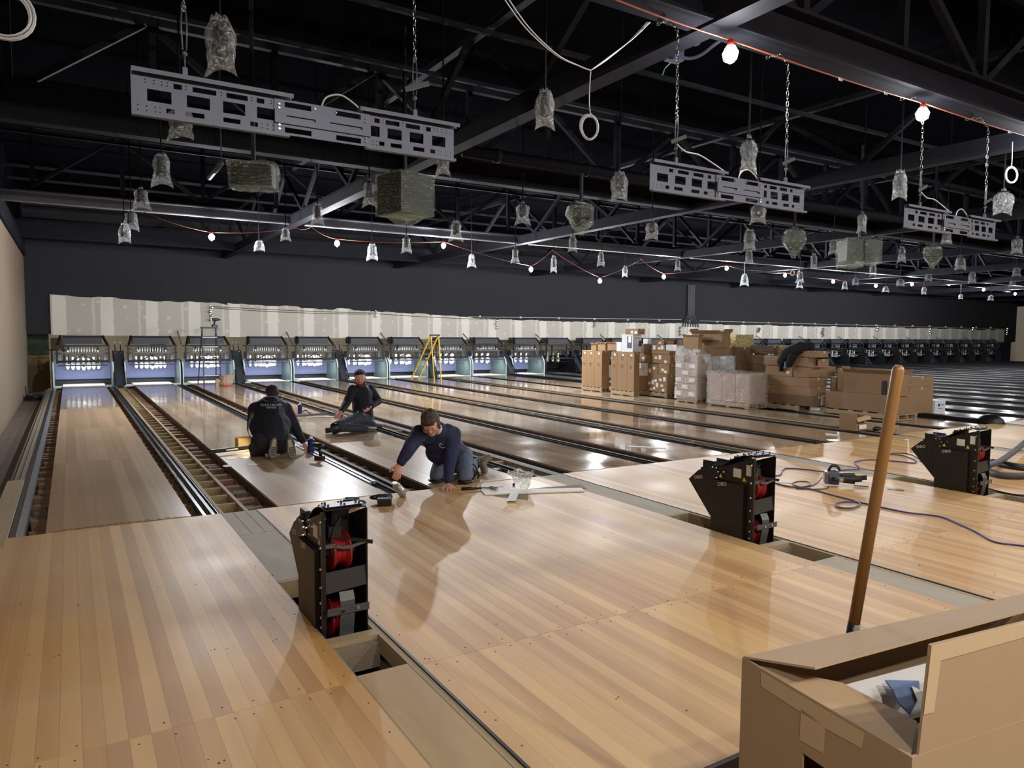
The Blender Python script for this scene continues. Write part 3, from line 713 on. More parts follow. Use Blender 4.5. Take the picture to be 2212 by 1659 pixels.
for i in range(32):
    src = lit if i < 10 else dark
    lb = ('lit' if i < 10 else 'unlit') + ' pinsetter at the end of the %s lane from the left%s' % (ordn[i], pn.get(i, ''))
    x = lx(i)
    if src.name not in used: src.location = (x, YP, 0); o = src; used.add(src.name)
    else: o = dup(src, (x, YP, 0))
    o['label'] = lb; o['category'] = 'pinsetter'; o['group'] = 'lit pinsetters' if i < 10 else 'unlit pinsetters'
    if i < 10: lamp('pit_light', (x+.533, YP+.12, .50), 15 if i < 9 else 10, (.84, .91, 1), kind='AREA', rot=(math.radians(62), 0, 0), sx=1.1, sy=.06)
    if i < 10: lamp('pit_light', (x+.533, YP+.05, 1.02), 7, (.9, .95, 1), kind='AREA', rot=(math.radians(35), 0, 0), sx=1.1, sy=.06)
# ball lifts: slanted dark channels between the lanes of a pair
c = empty('ball_lift', (0, 0, 0)); 
mb = MB().prism([(-.30, .0), (.55, 1.0), (.75, 1.0), (.75, 0)], -.12, .12, 'yz'); mb.build('lift_housing', M('grey_lift_housing', C(66, 70, 76), .4, .3), c, local=True)
MB().prism([(-.31, .02), (-.35, .02), (.50, 1.02), (.54, 1.02)], -.15, -.12, 'yz').prism([(-.31, .02), (-.35, .02), (.50, 1.02), (.54, 1.02)], .12, .15, 'yz').build('side_lip', MIDBLK, c, local=True)
rd = MB()
for x in (-.075, .075): rd.tube(smooth_path([(x, .42, .95), (x, .50, 1.12), (x, .62, 1.24), (x, .80, 1.27)], 5), .014, 8)
rd.build('guide_rod', CHROME, c, local=True, smooth=True)
for p in range(16):
    x = p*PITCH_X+1.436
    if p == 0: c.location = (x, YP, 0); o = c
    else: o = dup(c, (x, YP, 0))
    tag(o, 'slanted grey ball lift between the %s and %s lanes' % (ordn[2*p], ordn[2*p+1]), 'ball lift', 'slanted ball lifts')
# struts from the masking down to the machines
for p in range(0, 16):
    x = p*PITCH_X+3.128
    mb = MB().bar((x, YP+.75, 1.62), (x, YP-.02, 1.22), .03, .03); o = mb.build('machine_strut', GREY if p < 10 else GALV)
    tag(o, 'slanting metal strut above the %s lane' % ordn[2*p+1], 'strut', 'slanting struts under the drywall')
# things seen through the gap at the far left, behind the machines
for (x0, x1, z0, z1, lb) in ((-.30, .06, 1.02, 1.38, 'brown cartons stacked behind the first pinsetter'), (-.62, -.42, .62, .98, 'small brown carton at the far left service wall'), (2.5, 2.95, 1.0, 1.35, 'brown carton behind the second pinsetter')):
    o = MB().box(x0, x1, 19.9, 20.2, z0, z1).build('carton', CARD); tag(o, lb, 'carton')
    MB().box(x0-.05, x1+.05, 19.85, 20.25, z0-.04, z0-.002).box(x0, x0+.04, 19.9, 19.95, -.34, z0-.04).box(x1-.04, x1, 19.9, 19.95, -.34, z0-.04).build('shelf', MIDBLK, o)
for x in (.5, 4.5, 9, 14, 20, 27): lamp('service_light', (x, 20.6, 2.7), 30, (1, .93, .82), kind='AREA', rot=(0, 0, 0), sx=1.2, sy=.1)

# ------------------------------------------------------------------ display mounting frames on chains
FY = -2.63
def frame_holes(x0, x1, z0, z1, flip=False):
    w = x1-x0; h = z1-z0; hs = []
    def add(u0, u1, v0, v1):
        if flip: u0, u1 = 1-u1, 1-u0
        hs.append((x0+u0*w, x0+u1*w, z0+v0*h, z0+v1*h))
    for u in (.10, .355, .60, .84): add(u, min(u+.155, .999), .36, .66)
    for u0, u1 in ((.27, .325), (.395, .555), (.625, .775), (.84, .895)): add(u0, u1, .76, .89)
    for u0, u1 in ((.22, .275), (.345, .47), (.60, .72), (.79, .845)): add(u0, u1, .12, .24)
    for u in (.085, .14, .19, .225, .94, .97):
        for v in (.79, .87): add(u, u+.009, v, v+.028)
    for u in (.035, .09, .145, .175, .87, .91, .95):
        for v in (.10, .21): add(u, u+.009, v, v+.028)
    for u in (.345, .585, .80):
        for v in (.78, .86): add(u, u+.009, v, v+.028)
    return hs
def make_frame():
    t = empty('display_frame', (0, 0, 0))
    z0, z1 = 2.675, 2.872; dz = -2.675
    b = lambda mb, n, m, p=None, **k: mb.build(n, m, p or t, local=True, **k)
    def shift(mb):
        for v in mb.V: v.z += dz
        return mb
    L0, L1, R0, R1 = -.885, -.175, .31, .885
    m = MB(); plate(m, L0, L1, z0, z1, frame_holes(L0, L1, z0, z1), 0, .003); b(shift(m), 'left_plate', GALV)
    m = MB(); plate(m, R0, R1, z0, z1, frame_holes(R0, R1, z0, z1, True), 0, .003); b(shift(m), 'right_plate', GALV)
    for n, a, c_ in (('top_flange', L0-.0, L1+.07), ('top_flange', R0-.04, R1+.02)):
        m = MB(); m.prism([(-.045, z1+.018), (-.045, z1-.004), (-.042, z1-.004), (-.042, z1+.015), (.0, z1+.015), (.0, z1+.018)], a, c_, 'yz')
        m.prism([(-.003, z1-.002), (-.003, z1+.016), (.003, z1+.016), (.003, z1-.002)], a, c_, 'yz'); b(shift(m), n, GALV)
    for n, a, c_ in (('bottom_flange', L0, L1+.05), ('bottom_flange', R0, R1)):
        m = MB(); m.prism([(-.035, z0-.012), (-.035, z0+.004), (-.032, z0+.004), (-.032, z0-.009), (.003, z0-.009), (.003, z0-.012)], a, c_, 'yz'); m.box(a, c_, 0, .003, z0-.012, z0); b(shift(m), n, GALV)
    # centre splice
    a, c_ = -.20, .34
    m = MB(); hs = [(a+.055, a+.20, .150, .178), (c_-.20, c_-.055, .150, .178), (a+.055, a+.20, .015, .043), (c_-.20, c_-.055, .015, .043)]
    plate(m, a, c_, .003, .190, hs, -.008, .003); b(m, 'splice_plate', GALV)
    m = MB(); plate(m, a, c_, .062, .128, [(a+.06, a+.22, .088, .104), (c_-.24, c_-.05, .088, .104)], -.022, .003)
    m.box(a, c_, -.022, -.005, .059, .063); m.box(a, c_, -.022, -.005, .126, .130); b(m, 'splice_channel', GALV)
    pieces('bolt', CHROME, t, lambda: MB().cyl((0, -.016, 0), (0, -.007, 0), .006, n=8), [(x, 0, z) for x in (a+.025, c_-.025) for z in (.030, .050, .140, .160)]+[(a+.22, 0, .165), (a+.34, 0, .165)])
    for s in (-.64, .62): b(MB().box(s-.012, s+.012, -.02, .0, .20, .26), 'hanger_hook', GALV)
    b(MB().tube(smooth_path([(.06, 0, .19), (.09, 0, .245), (.17, 0, .27), (.25, 0, .235), (.30, 0, .195)], 5), .005, 7), 'cable_loop', GREYC, smooth=True)
    return t
fr0 = make_frame()
flb = ['perforated metal display frame hanging nearest, top left', 'perforated metal display frame hanging in the middle', 'perforated metal display frame hanging farthest right']
fxs = [1.387, 4.771, 8.063]
for k, x in enumerate(fxs):
    if k == 0: fr0.location = (x, FY, 2.675); o = fr0
    else: o = dup(fr0, (x, FY, 2.675))
    tag(o, flb[k], 'display frame', 'hanging display frames')
def chain_obj(pts, lb, black_tie=True, rod=None):
    mb = MB(); chain(mb, pts); t = mb.build('support_chain', CHROME, smooth=True); tag(t, lb, 'chain', 'support chains')
    return t
# (frame, side): chain wraps the girder flange then drops to the hook
gx = -2.685
for k, x in enumerate(fxs):
    for s, sx in ((0, -.64), (1, .62)):
        X = x+sx; zt_ = 2.935
        lb = ['left', 'right'][s]+' chain holding the '+['nearest', 'middle', 'farthest'][k]+' display frame'
        t = chain_obj([(X, -2.42, 4.18), (X+.02, -2.39, 4.0), (X, gx+.14, 3.975), (X, FY, 3.86), (X, FY-.01, zt_+.28)], lb)
        m = MB()
        for a in (-.009, .009): m.tube([(X+a, FY-.01, zt_+.29), (X+a*1.5, FY-.01, zt_+.2), (X+a, FY-.01, zt_+.09)], .004, 6)
        m.ball((X, FY-.01, zt_+.30), .014, 8, 5); m.ball((X, FY-.01, zt_+.07), .014, 8, 5); m.cyl((X, FY-.01, zt_+.07), (X, FY-.01, zt_-.0), .004, n=6)
        m.build('turnbuckle', GALV, t, smooth=True)
        if not (k == 0 and s == 0):
            m = MB(); q = MB()
            m.bar((X-.07, FY-.03, zt_+.10), (X+.085, FY-.03, zt_+.165), .004, .028, (0, 0, 1)); m.build('black_clip', BLK, t)
# power cables from the chains to the frames
for k, x in enumerate(fxs):
    if k == 0: continue
    X = x-.64
    m = MB().tube(smooth_path([(X, FY-.02, 3.03), (X+.08, FY-.03, 2.985), (X+.22, FY-.03, 2.98), (X+.36, FY-.03, 2.94), (x-.13, FY-.03, 2.888)], 5), .005, 6)
    o = m.build('power_cable', GREYC, smooth=True); tag(o, 'thin grey cable curling down to the %s display frame' % ['', 'middle', 'farthest'][k], 'cable')

# ------------------------------------------------------------------ string lights
def bulb(p, lb, grp):
    t = empty('string_bulb', p, lb, 'bulb', grp)
    MB().lathe([(.012, .075), (.022, .07), (.026, .04), (.024, .022)], 10, p).build('socket', RED2, t, smooth=True)
    MB().lathe([(.028, .022), (.046, .0), (.058, -.035), (.050, -.070), (.028, -.090), (.004, -.096)], 12, p).build('glass', BULBM, t, smooth=True)
    g = MB()
    for q in range(6):
        a = 2*PI*q/6; g.tube([(p.x+.03*math.cos(a), p.y+.03*math.sin(a), p.z+.03), (p.x+.064*math.cos(a), p.y+.064*math.sin(a), p.z-.03), (p.x+.05*math.cos(a), p.y+.05*math.sin(a), p.z-.085), (p.x, p.y, p.z-.115)], .0018, 4)
    g.build('wire_cage', GREYC, t)
bulb(NEARB[0], 'large bright string bulb beside the beam at the top right', 'bulbs on the near orange cord')
bulb(NEARB[1], 'large bright string bulb above the farthest right display frame', 'bulbs on the near orange cord')
fl = ['leftmost far string bulb, below the beam crossing', 'second far string bulb from the left', 'far string bulb right beside a glowing plastic bag', 'far string bulb above the drywall, fourth from the left', 'lowest far string bulb left of the black cable riser', 'far string bulb just left of the black cable riser', 'far string bulb just right of the black cable riser', 'far string bulb beside a small white cable ring', 'ninth far string bulb from the left', 'tenth far string bulb from the left', 'eleventh far string bulb from the left', 'twelfth far string bulb from the left', 'thirteenth far string bulb from the left', 'last far string bulb at the right edge']
for p, lb in zip(FARB, fl): bulb(p, lb, 'bulbs on the far orange cord')
up = Vector((0, 0, .07))
nb = [at(1215, -25, z=3.9)]+NEARB+[OUTB[0]]
mb = MB(); pts = []
for a, b_ in zip(nb, nb[1:]): pts += catenary(a+up, b_+up, .02, 10)
mb.tube(pts, .0065, 7); o = mb.build('orange_cord', ORANGEC, smooth=True); tag(o, 'orange cord carrying the near bulbs across the top right', 'cord')
mb = MB(); pts = []
a0 = at(312, 458, Y=9.6); knots = [at(312, 458, Y=9.6), FARB[0], at(640, 492, Y=9.6), at(672, 490, Y=9.6), FARB[1], FARB[2], FARB[3], at(1192, 540, Y=10.5), FARB[4], at(1385, 560, Y=10.5), FARB[5], FARB[6], at(1640, 585, Y=10.8)]+FARB[7:]
for a, b_ in zip(knots, knots[1:]): pts += catenary(a+up*(.8 if a in FARB else 0), b_+up*(.8 if b_ in FARB else 0), .05, 6)[:-1]
mb.tube(pts, .006, 5); o = mb.build('orange_cord', M('dull_orange_cord', C(110, 52, 38), .6), smooth=True); tag(o, 'thin orange cord carrying the far row of bulbs', 'cord')
# white tie wraps on the near cord
for (x, y) in ((1812, 170), (1910, 200), (2178, 284)):
    p = at(x, y, Y=NEARB[0].y-.03); m = MB()
    for q in range(3): m.tube([p+Vector((.02*q, 0, .012)), p+Vector((.02*q+.008, 0, -.014))], .004, 5)
    o = m.build('cord_tie', PAPER); tag(o, 'small white tie on the near orange cord' + {1812: ' left of the second bulb', 1910: ' just before the second bulb', 2178: ' at the right edge'}[x], 'tie')

# ------------------------------------------------------------------ loose cables near the ceiling
def coil(name, c, r, n, lb, tilt=.5, th=.004, mat=GREYC, tail=None, sq=1.0):
    c = Vector(c); mb = MB(); rr = random.Random(int(c.x*100))
    vx = CR*1.0; vz = Vector((0, 0, 1)); vy = CF
    for k in range(n):
        r2 = r*rr.uniform(.84, 1.04); ox = rr.uniform(-.08, .08)*r; oz = rr.uniform(-.06, .06)*r; ph = rr.uniform(-.2, .2)
        pts = [c+vx*(math.cos(a)*r2*sq+ox)+vz*(math.sin(a)*r2+oz)+vy*(math.cos(a+ph)*r2*tilt) for a in [2*PI*j/22 for j in range(23)]]
        mb.tube(pts, th, 5, False)
    if tail: mb.tube(smooth_path(tail, 5), th, 5)
    o = mb.build(name, mat, smooth=True); tag(o, lb, 'cable coil'); return o
p = at(8, 30, d=3.1); coil('cable_coil', p, .105, 9, 'thick pale cable coil at the top left corner', .3, .0045)
p = at(1273, 275, d=5.2); top = at(1276, 152, d=5.2)
coil('cable_coil', p, .088, 7, 'grey cable coil hanging below the swagged white cables', .3, .004, tail=[top, at(1273, 200, d=5.2), at(1275, 243, d=5.2), at(1290, 262, d=5.2)], sq=.75)
p = at(2185, 378, d=8.5); coil('cable_coil', p, .095, 6, 'white cable coil at the right edge', .2, .005, tail=[at(2187, 306, d=8.5), at(2186, 345, d=8.5), at(2184, 362, d=8.5)], sq=.85, mat=PAPER)
p = at(1712, 590, d=18); coil('cable_coil', p, .065, 3, 'tiny white cable ring among the far bulbs', .2, .009, sq=.85, mat=PAPER)
mb = MB()
for q in range(2): mb.tube(smooth_path([at(1083+q*9, -12, d=4.6), at(1135+q*8, 60, d=4.8), at(1200+q*4, 118, d=5.0), at(1250, 142, d=5.15), top], 6), .0045, 6)
for q in range(4): mb.tube(smooth_path([top, at(1312+q*3, 128-q*3, d=5.3), at(1360+q*3, 88-q*2, d=5.4), at(1398+q*2, 48, d=5.5)], 6), .0045, 6)
o = mb.build('swagged_cable', M('pale_cable', C(200, 200, 204), .4), smooth=True); tag(o, 'pale cables swagged in a V near the top centre', 'cable')
# junction box with flexible conduit under the beam
p = at(1461, 120, d=6.6)
t = empty('junction_box', p, 'grey junction box with flexible conduit under the beam near the bulb', 'junction box')
MB().box(p.x-.06, p.x+.06, p.y-.04, p.y+.04, p.z-.05, p.z+.05).build('box_body', GALV, t, bevel=.004)
MB().box(p.x-.14, p.x+.02, p.y-.02, p.y+.02, p.z-.07, p.z-.055).build('bracket', GALV, t)
MB().tube(smooth_path([p+Vector((.05, 0, 0)), at(1490, 126, d=6.6), at(1515, 118, d=6.5), at(1545, 95, d=6.3), at(1570, 78, d=6.1)], 6), .016, 8).build('flexible_conduit', GALV, t, smooth=True)
MB().tube([p+Vector((-.05, 0, -.06)), at(1436, 148, d=6.6), at(1431, 162, d=6.6)], .005, 6).build('green_wire', M('green_wire', C(60, 120, 96), .5), t)
p = at(1490, 88, d=6.4)
MB().box(p.x-.10, p.x+.10, p.y-.03, p.y+.03, p.z-.02, p.z+.02).build('clamp', GALV, t)

# ------------------------------------------------------------------ plastic bags over the ceiling fixtures
BAGS = [ # x, ytop, ybot, width, label
 (476, 38, 157, 75, 'largest plastic-bagged fixture, top left'), (390, 230, 299, 62, 'plastic bag below the left end of the nearest display frame'), (349, 333, 402, 46, 'plastic bag with a dark round fixture below the nearest frame, left'),
 (305, 405, 452, 38, 'plastic bag up and left of the leftmost far bulb'), (283, 453, 498, 32, 'dark plastic bag beside the end of the far orange cord'), (269, 483, 524, 28, 'dim plastic bag lowest in the left column of bags'),
 (1177, 195, 277, 48, 'plastic bag partly behind the long diagonal beam'), (957, 320, 379, 36, 'plastic bag below the right end of the nearest frame'), (798, 386, 446, 32, 'plastic bag behind the beam left of the big wrapped box'),
 (686, 440, 485, 28, 'plastic bag behind the beam crossing above the second far bulb'), (617, 493, 520, 22, 'plastic bag just below the beam crossing'), (560, 520, 542, 24, 'small bag right of the leftmost far bulb'),
 (1338, 371, 433, 42, 'plastic bag left of the middle display frame'), (1617, 293, 373, 42, 'clear knotted bag above the middle display frame'), (1129, 436, 485, 36, 'plastic bag between the big wrapped box and the wrapped speaker'),
 (985, 478, 521, 30, 'glowing plastic bag right beside the third far bulb'), (878, 508, 546, 22, 'plastic bag between the second and third far bulbs'), (804, 527, 562, 24, 'dim bag right of the second far bulb'),
 (1408, 475, 518, 30, 'plastic bag below the left end of the middle frame'), (1638, 440, 482, 38, 'plastic bag below the right half of the middle frame'), (1237, 510, 544, 22, 'small bag below the wrapped speaker left of the middle frame'),
 (1113, 534, 567, 18, 'small bag up and left of the fourth far bulb'), (1019, 550, 577, 18, 'small bag right below the third far bulb'), (1298, 545, 575, 16, 'small bag above the fifth far bulb'), (1196, 552, 588, 14, 'narrow bag right of the fourth far bulb'),
 (1350, 574, 598, 13, 'tiny bag right of the fifth far bulb'), (1619, 496, 540, 30, 'pointed bag left of the wrapped speaker under the middle frame'), (1618, 540, 570, 20, 'small bag below the pointed bag'), (1464, 560, 585, 14, 'tiny bag right of the black cable riser top'),
 (1608, 592, 617, 18, 'tiny bag in a small bracket right of the riser'), (1944, 368, 430, 34, 'plastic bag left of the farthest display frame chain'), (2167, 408, 463, 46, 'flared clear bag at the right below the cable coil'), (1862, 457, 502, 24, 'dim plastic bag left of the farthest frame'),
 (1801, 518, 550, 24, 'plastic bag left of the double wrapped box'), (2045, 500, 527, 24, 'plastic bag right below the farthest frame'), (1948, 533, 567, 18, 'small bag right of the double wrapped box'), (2075, 552, 583, 24, 'plastic bag right of the small wrapped speaker'),
 (1886, 567, 597, 16, 'small bag just below the double wrapped box'), (1758, 548, 580, 16, 'small bag right of the hanging wrapped speaker'), (2197, 511, 548, 28, 'plastic bag at the right edge, upper'), (1728, 587, 610, 18, 'small bag right of the cable ring'),
 (1727, 606, 622, 14, 'tiny bag below the bag right of the cable ring'), (1825, 608, 625, 12, 'tiny bag right of the ninth far bulb'), (1848, 600, 616, 14, 'tiny bag left of the tenth far bulb'), (2006, 592, 607, 16, 'tiny bag between the eleventh and twelfth far bulbs'),
 (2100, 587, 611, 18, 'small bag left above the thirteenth far bulb'), (2196, 578, 597, 20, 'small bag at the right edge, middle'), (2187, 606, 620, 16, 'small bag at the right edge, lowest'), (1913, 619, 631, 15, 'tiny bag below the tenth far bulb'), (1945, 602, 618, 18, 'small bag left of the eleventh far bulb'),
 (1996, 620, 636, 12, 'tiny bag right below the eleventh far bulb'), (2075, 636, 646, 11, 'tiny bag lowest near the right'), (2140, 638, 649, 14, 'tiny bag under the thirteenth far bulb')]
FIX = M('black_ceiling_fixture', C(12, 12, 14), .6, spec=.1)
def make_bag(px, y0, y1, w, lb, i):
    h = y1-y0; ctr = at(px, (y0+y1)/2, z=3.42)
    if depth(ctr) < 2 or depth(ctr) > 40: ctr = at(px, (y0+y1)/2, d=30)
    s = depth(ctr)/FPX; hh = h*s; ww = w*s/2; r = random.Random(i)
    t = empty('bagged_fixture', ctr, lb, 'bagged light', 'ceiling fixtures in clear plastic bags')
    n = 18; rows = 9 if h > 30 else 6; mb = MB(); m0 = len(mb.V); knot = r.random() < .4
    ax = Vector((CR.x, CR.y, 0)).normalized(); ay = Vector((CF.x, CF.y, 0)).normalized()
    for j in range(rows+1):
        v = j/rows; z = hh*(.5-v)
        wid = .42+.5*min(1, v*3) if v < .33 else .80+.10*math.sin(v*5+i) + (.22*(v-.75)*4 if v > .75 else 0)
        dep = (.35+.3*min(1, v*3)) if v < .8 else .65*(1-(v-.8)*4.2)
        if knot and v < .12: wid *= .45; dep *= .4
        for k in range(n):
            a = 2*PI*k/n; wob = 1+r.uniform(-.09, .09)
            zz = z+(r.uniform(-.02, .02)*hh if 0 < j < rows else 0)+(hh*.07*(math.cos(2*a) if j == rows else 0))*(-1)+(hh*.05*r.uniform(-1, 1) if j == 0 else 0)
            p = ctr+ax*(math.cos(a)*ww*wid*wob)+ay*(math.sin(a)*ww*max(.06, dep)*wob)+Vector((0, 0, zz)); mb.V.append(p)
    for j in range(rows):
        for k in range(n): mb.F.append((j*n+k, j*n+(k+1) % n, (j+1)*n+(k+1) % n, (j+1)*n+k)); mb.I.append(0)
    mb.build('plastic_bag', BAGP, t, smooth=True)
    f = MB(); f.lathe([(ww*.15, hh*.42), (ww*.38, hh*.30), (ww*.46, -hh*.02), (ww*.50, -hh*.16), (ww*.30, -hh*.20)], 10, ctr); f.build('fixture', FIX, t, smooth=True)
    MB().cyl(ctr+Vector((0, 0, hh*.42)), (ctr.x, ctr.y, 5.6), .009, n=5).build('stem', FIX, t)
    if h > 30: MB().tube([ctr+ax*(ww*.5*math.cos(q))+ay*(ww*.4*math.sin(q))+Vector((0, 0, hh*.38)) for q in [2*PI*k/10 for k in range(11)]], hh*.014, 5).build('tie', FIX, t)
for i, b_ in enumerate(BAGS): make_bag(*b_, i)

# wrapped speakers (green stretch film over black boxes)
def wrapped(px, py, w, h, lb, kind, yaw=.5):
    c_ = at(px, py, z=3.35); s = depth(c_)/FPX; ww, hh = w*s, h*s
    t = empty('wrapped_speaker', c_, lb, 'wrapped speaker', 'ceiling speakers in greenish film')
    rot = Matrix.Rotation(yaw, 4, 'Z'); T = Matrix.Translation(c_) @ rot
    def X(mb):
        mb.V = [T @ v for v in mb.V]; return mb
    def puff(x0, x1, y0, y1, z0, z1, j=.03):
        b = bmesh.new(); bmesh.ops.create_cube(b, size=1); bmesh.ops.subdivide_edges(b, edges=b.edges, cuts=4, use_grid_fill=True); mb = MB(); rr = random.Random(int(px))
        for v in b.verts: v.co = Vector(((x0+x1)/2+v.co.x*(x1-x0), (y0+y1)/2+v.co.y*(y1-y0), (z0+z1)/2+v.co.z*(z1-z0)))+Vector((rr.uniform(-j, j), rr.uniform(-j, j), rr.uniform(-j, j)))*ww
        b.verts.ensure_lookup_table(); mb.add([v.co.copy() for v in b.verts], [tuple(v.index for v in f.verts) for f in b.faces]); b.free(); return mb
    SPK = M('black_speaker_cabinet', C(30, 34, 33), .5)
    if kind == 'cube':
        X(MB().box(-.36*ww, .36*ww, -.36*ww, .36*ww, -.28*hh, .46*hh)).build('cabinet', SPK, t)
        f = puff(-.385*ww, .385*ww, -.385*ww, .385*ww, -.30*hh, .48*hh, .006); X(f).build('stretch_film', FILM, t, smooth=False)
        X(MB().lathe([(.36*ww, -.31*hh), (.24*ww, -.40*hh), (.10*ww, -.49*hh)], 10)).build('loose_film', FILM, t)
    elif kind == 'flat':
        X(MB().box(-.42*ww, .42*ww, -.2*ww, .2*ww, -.36*hh, .36*hh)).build('cabinet', SPK, t)
        X(puff(-.48*ww, .48*ww, -.25*ww, .25*ww, -.46*hh, .46*hh, .03)).build('stretch_film', FILM, t)
    elif kind == 'double':
        X(MB().box(-.42*ww, -.04*ww, -.22*ww, .22*ww, -.26*hh, .42*hh).box(.04*ww, .42*ww, -.22*ww, .22*ww, -.26*hh, .42*hh)).build('cabinet', SPK, t)
        X(puff(-.46*ww, 0, -.25*ww, .25*ww, -.46*hh, .46*hh, .02)).build('stretch_film', FILM, t); X(puff(.03*ww, .46*ww, -.25*ww, .25*ww, -.34*hh, .46*hh, .02)).build('stretch_film', FILM, t)
    else:   # tapered down to a loose tail
        m = MB(); m.lathe([(.30*ww, .30*hh), (.34*ww, .0), (.16*ww, -.26*hh)], 8); X(m).build('cabinet', SPK, t)
        m = MB(); rr = random.Random(int(px)); n = 14
        for (q, z) in ((.30, .46), (.44, .36), (.50, .12), (.40, -.12), (.24, -.3), (.13, -.42), (.08, -.5)):
            for k in range(n):
                a = 2*PI*k/n; wob = 1+rr.uniform(-.14, .14); m.V.append(Vector((math.cos(a)*q*ww*wob, math.sin(a)*q*ww*.7*wob, z*hh)))
        for j in range(6):
            for k in range(n): m.F.append((j*n+k, j*n+(k+1) % n, (j+1)*n+(k+1) % n, (j+1)*n+k)); m.I.append(0)
        X(m).build('stretch_film', FILM, t)
    br = MB(); br.V = []; br.box(-.3*ww, .3*ww, -.02, .02, .50*hh, .53*hh); br.box(-.3*ww, -.27*ww, -.02, .02, .4*hh, .52*hh); br.box(.27*ww, .3*ww, -.02, .02, .4*hh, .52*hh); br.box(-.02, .02, -.02, .02, .52*hh, (4.03 if px in (1255, 1715) else 5.595)-c_.z); X(br).build('bracket', MIDBLK, t)
wrapped(548, 381, 100, 62, 'flat box wrapped in green film left of the big wrapped box', 'flat', -.45)
wrapped(875, 434, 118, 112, 'biggest box-shaped speaker wrapped in film, left of centre', 'cube', .25)
wrapped(1255, 473, 76, 70, 'green film-wrapped speaker left of the middle display frame', 'cone', .2)
wrapped(1715, 525, 64, 66, 'green film-wrapped speaker below the middle display frame', 'cone', .3)
wrapped(1855, 548, 86, 66, 'double film-wrapped box left of the farthest frame', 'double', -.5)
wrapped(2015, 554, 54, 50, 'small film-wrapped speaker below the farthest frame', 'cone', .1)

p = at(64, 861, z=-.15)+Vector((.10, 0, 0)); m = MB(); rr = random.Random(8)
for k in range(6):
    q = .26+rr.uniform(-.04, .04); m.tube([(p.x+math.cos(a)*q*.75, p.y+math.sin(a)*q, -.17+k*.02) for a in [2*PI*j/20 for j in range(21)]], .012, 6, False)
m.tube(smooth_path([(p.x-.1, p.y, -.1), (-.79, p.y+.2, -.1), (-.81, p.y+.4, .15)], 4), .012, 6)
o = m.build('hose_coil', BLK, smooth=True); tag(o, 'black hose coiled on the floor by the left wall', 'hose')
a = at(452, 384, z=3.7); c_ = at(478, 352, z=3.75); o = MB().cyl(a, c_, .035, n=12).cyl(c_, (c_.x, c_.y, 5.59), .008, n=5).build('pale_tube', GALV, smooth=True); tag(o, 'pale cylindrical tube light left of the flat wrapped box', 'tube')
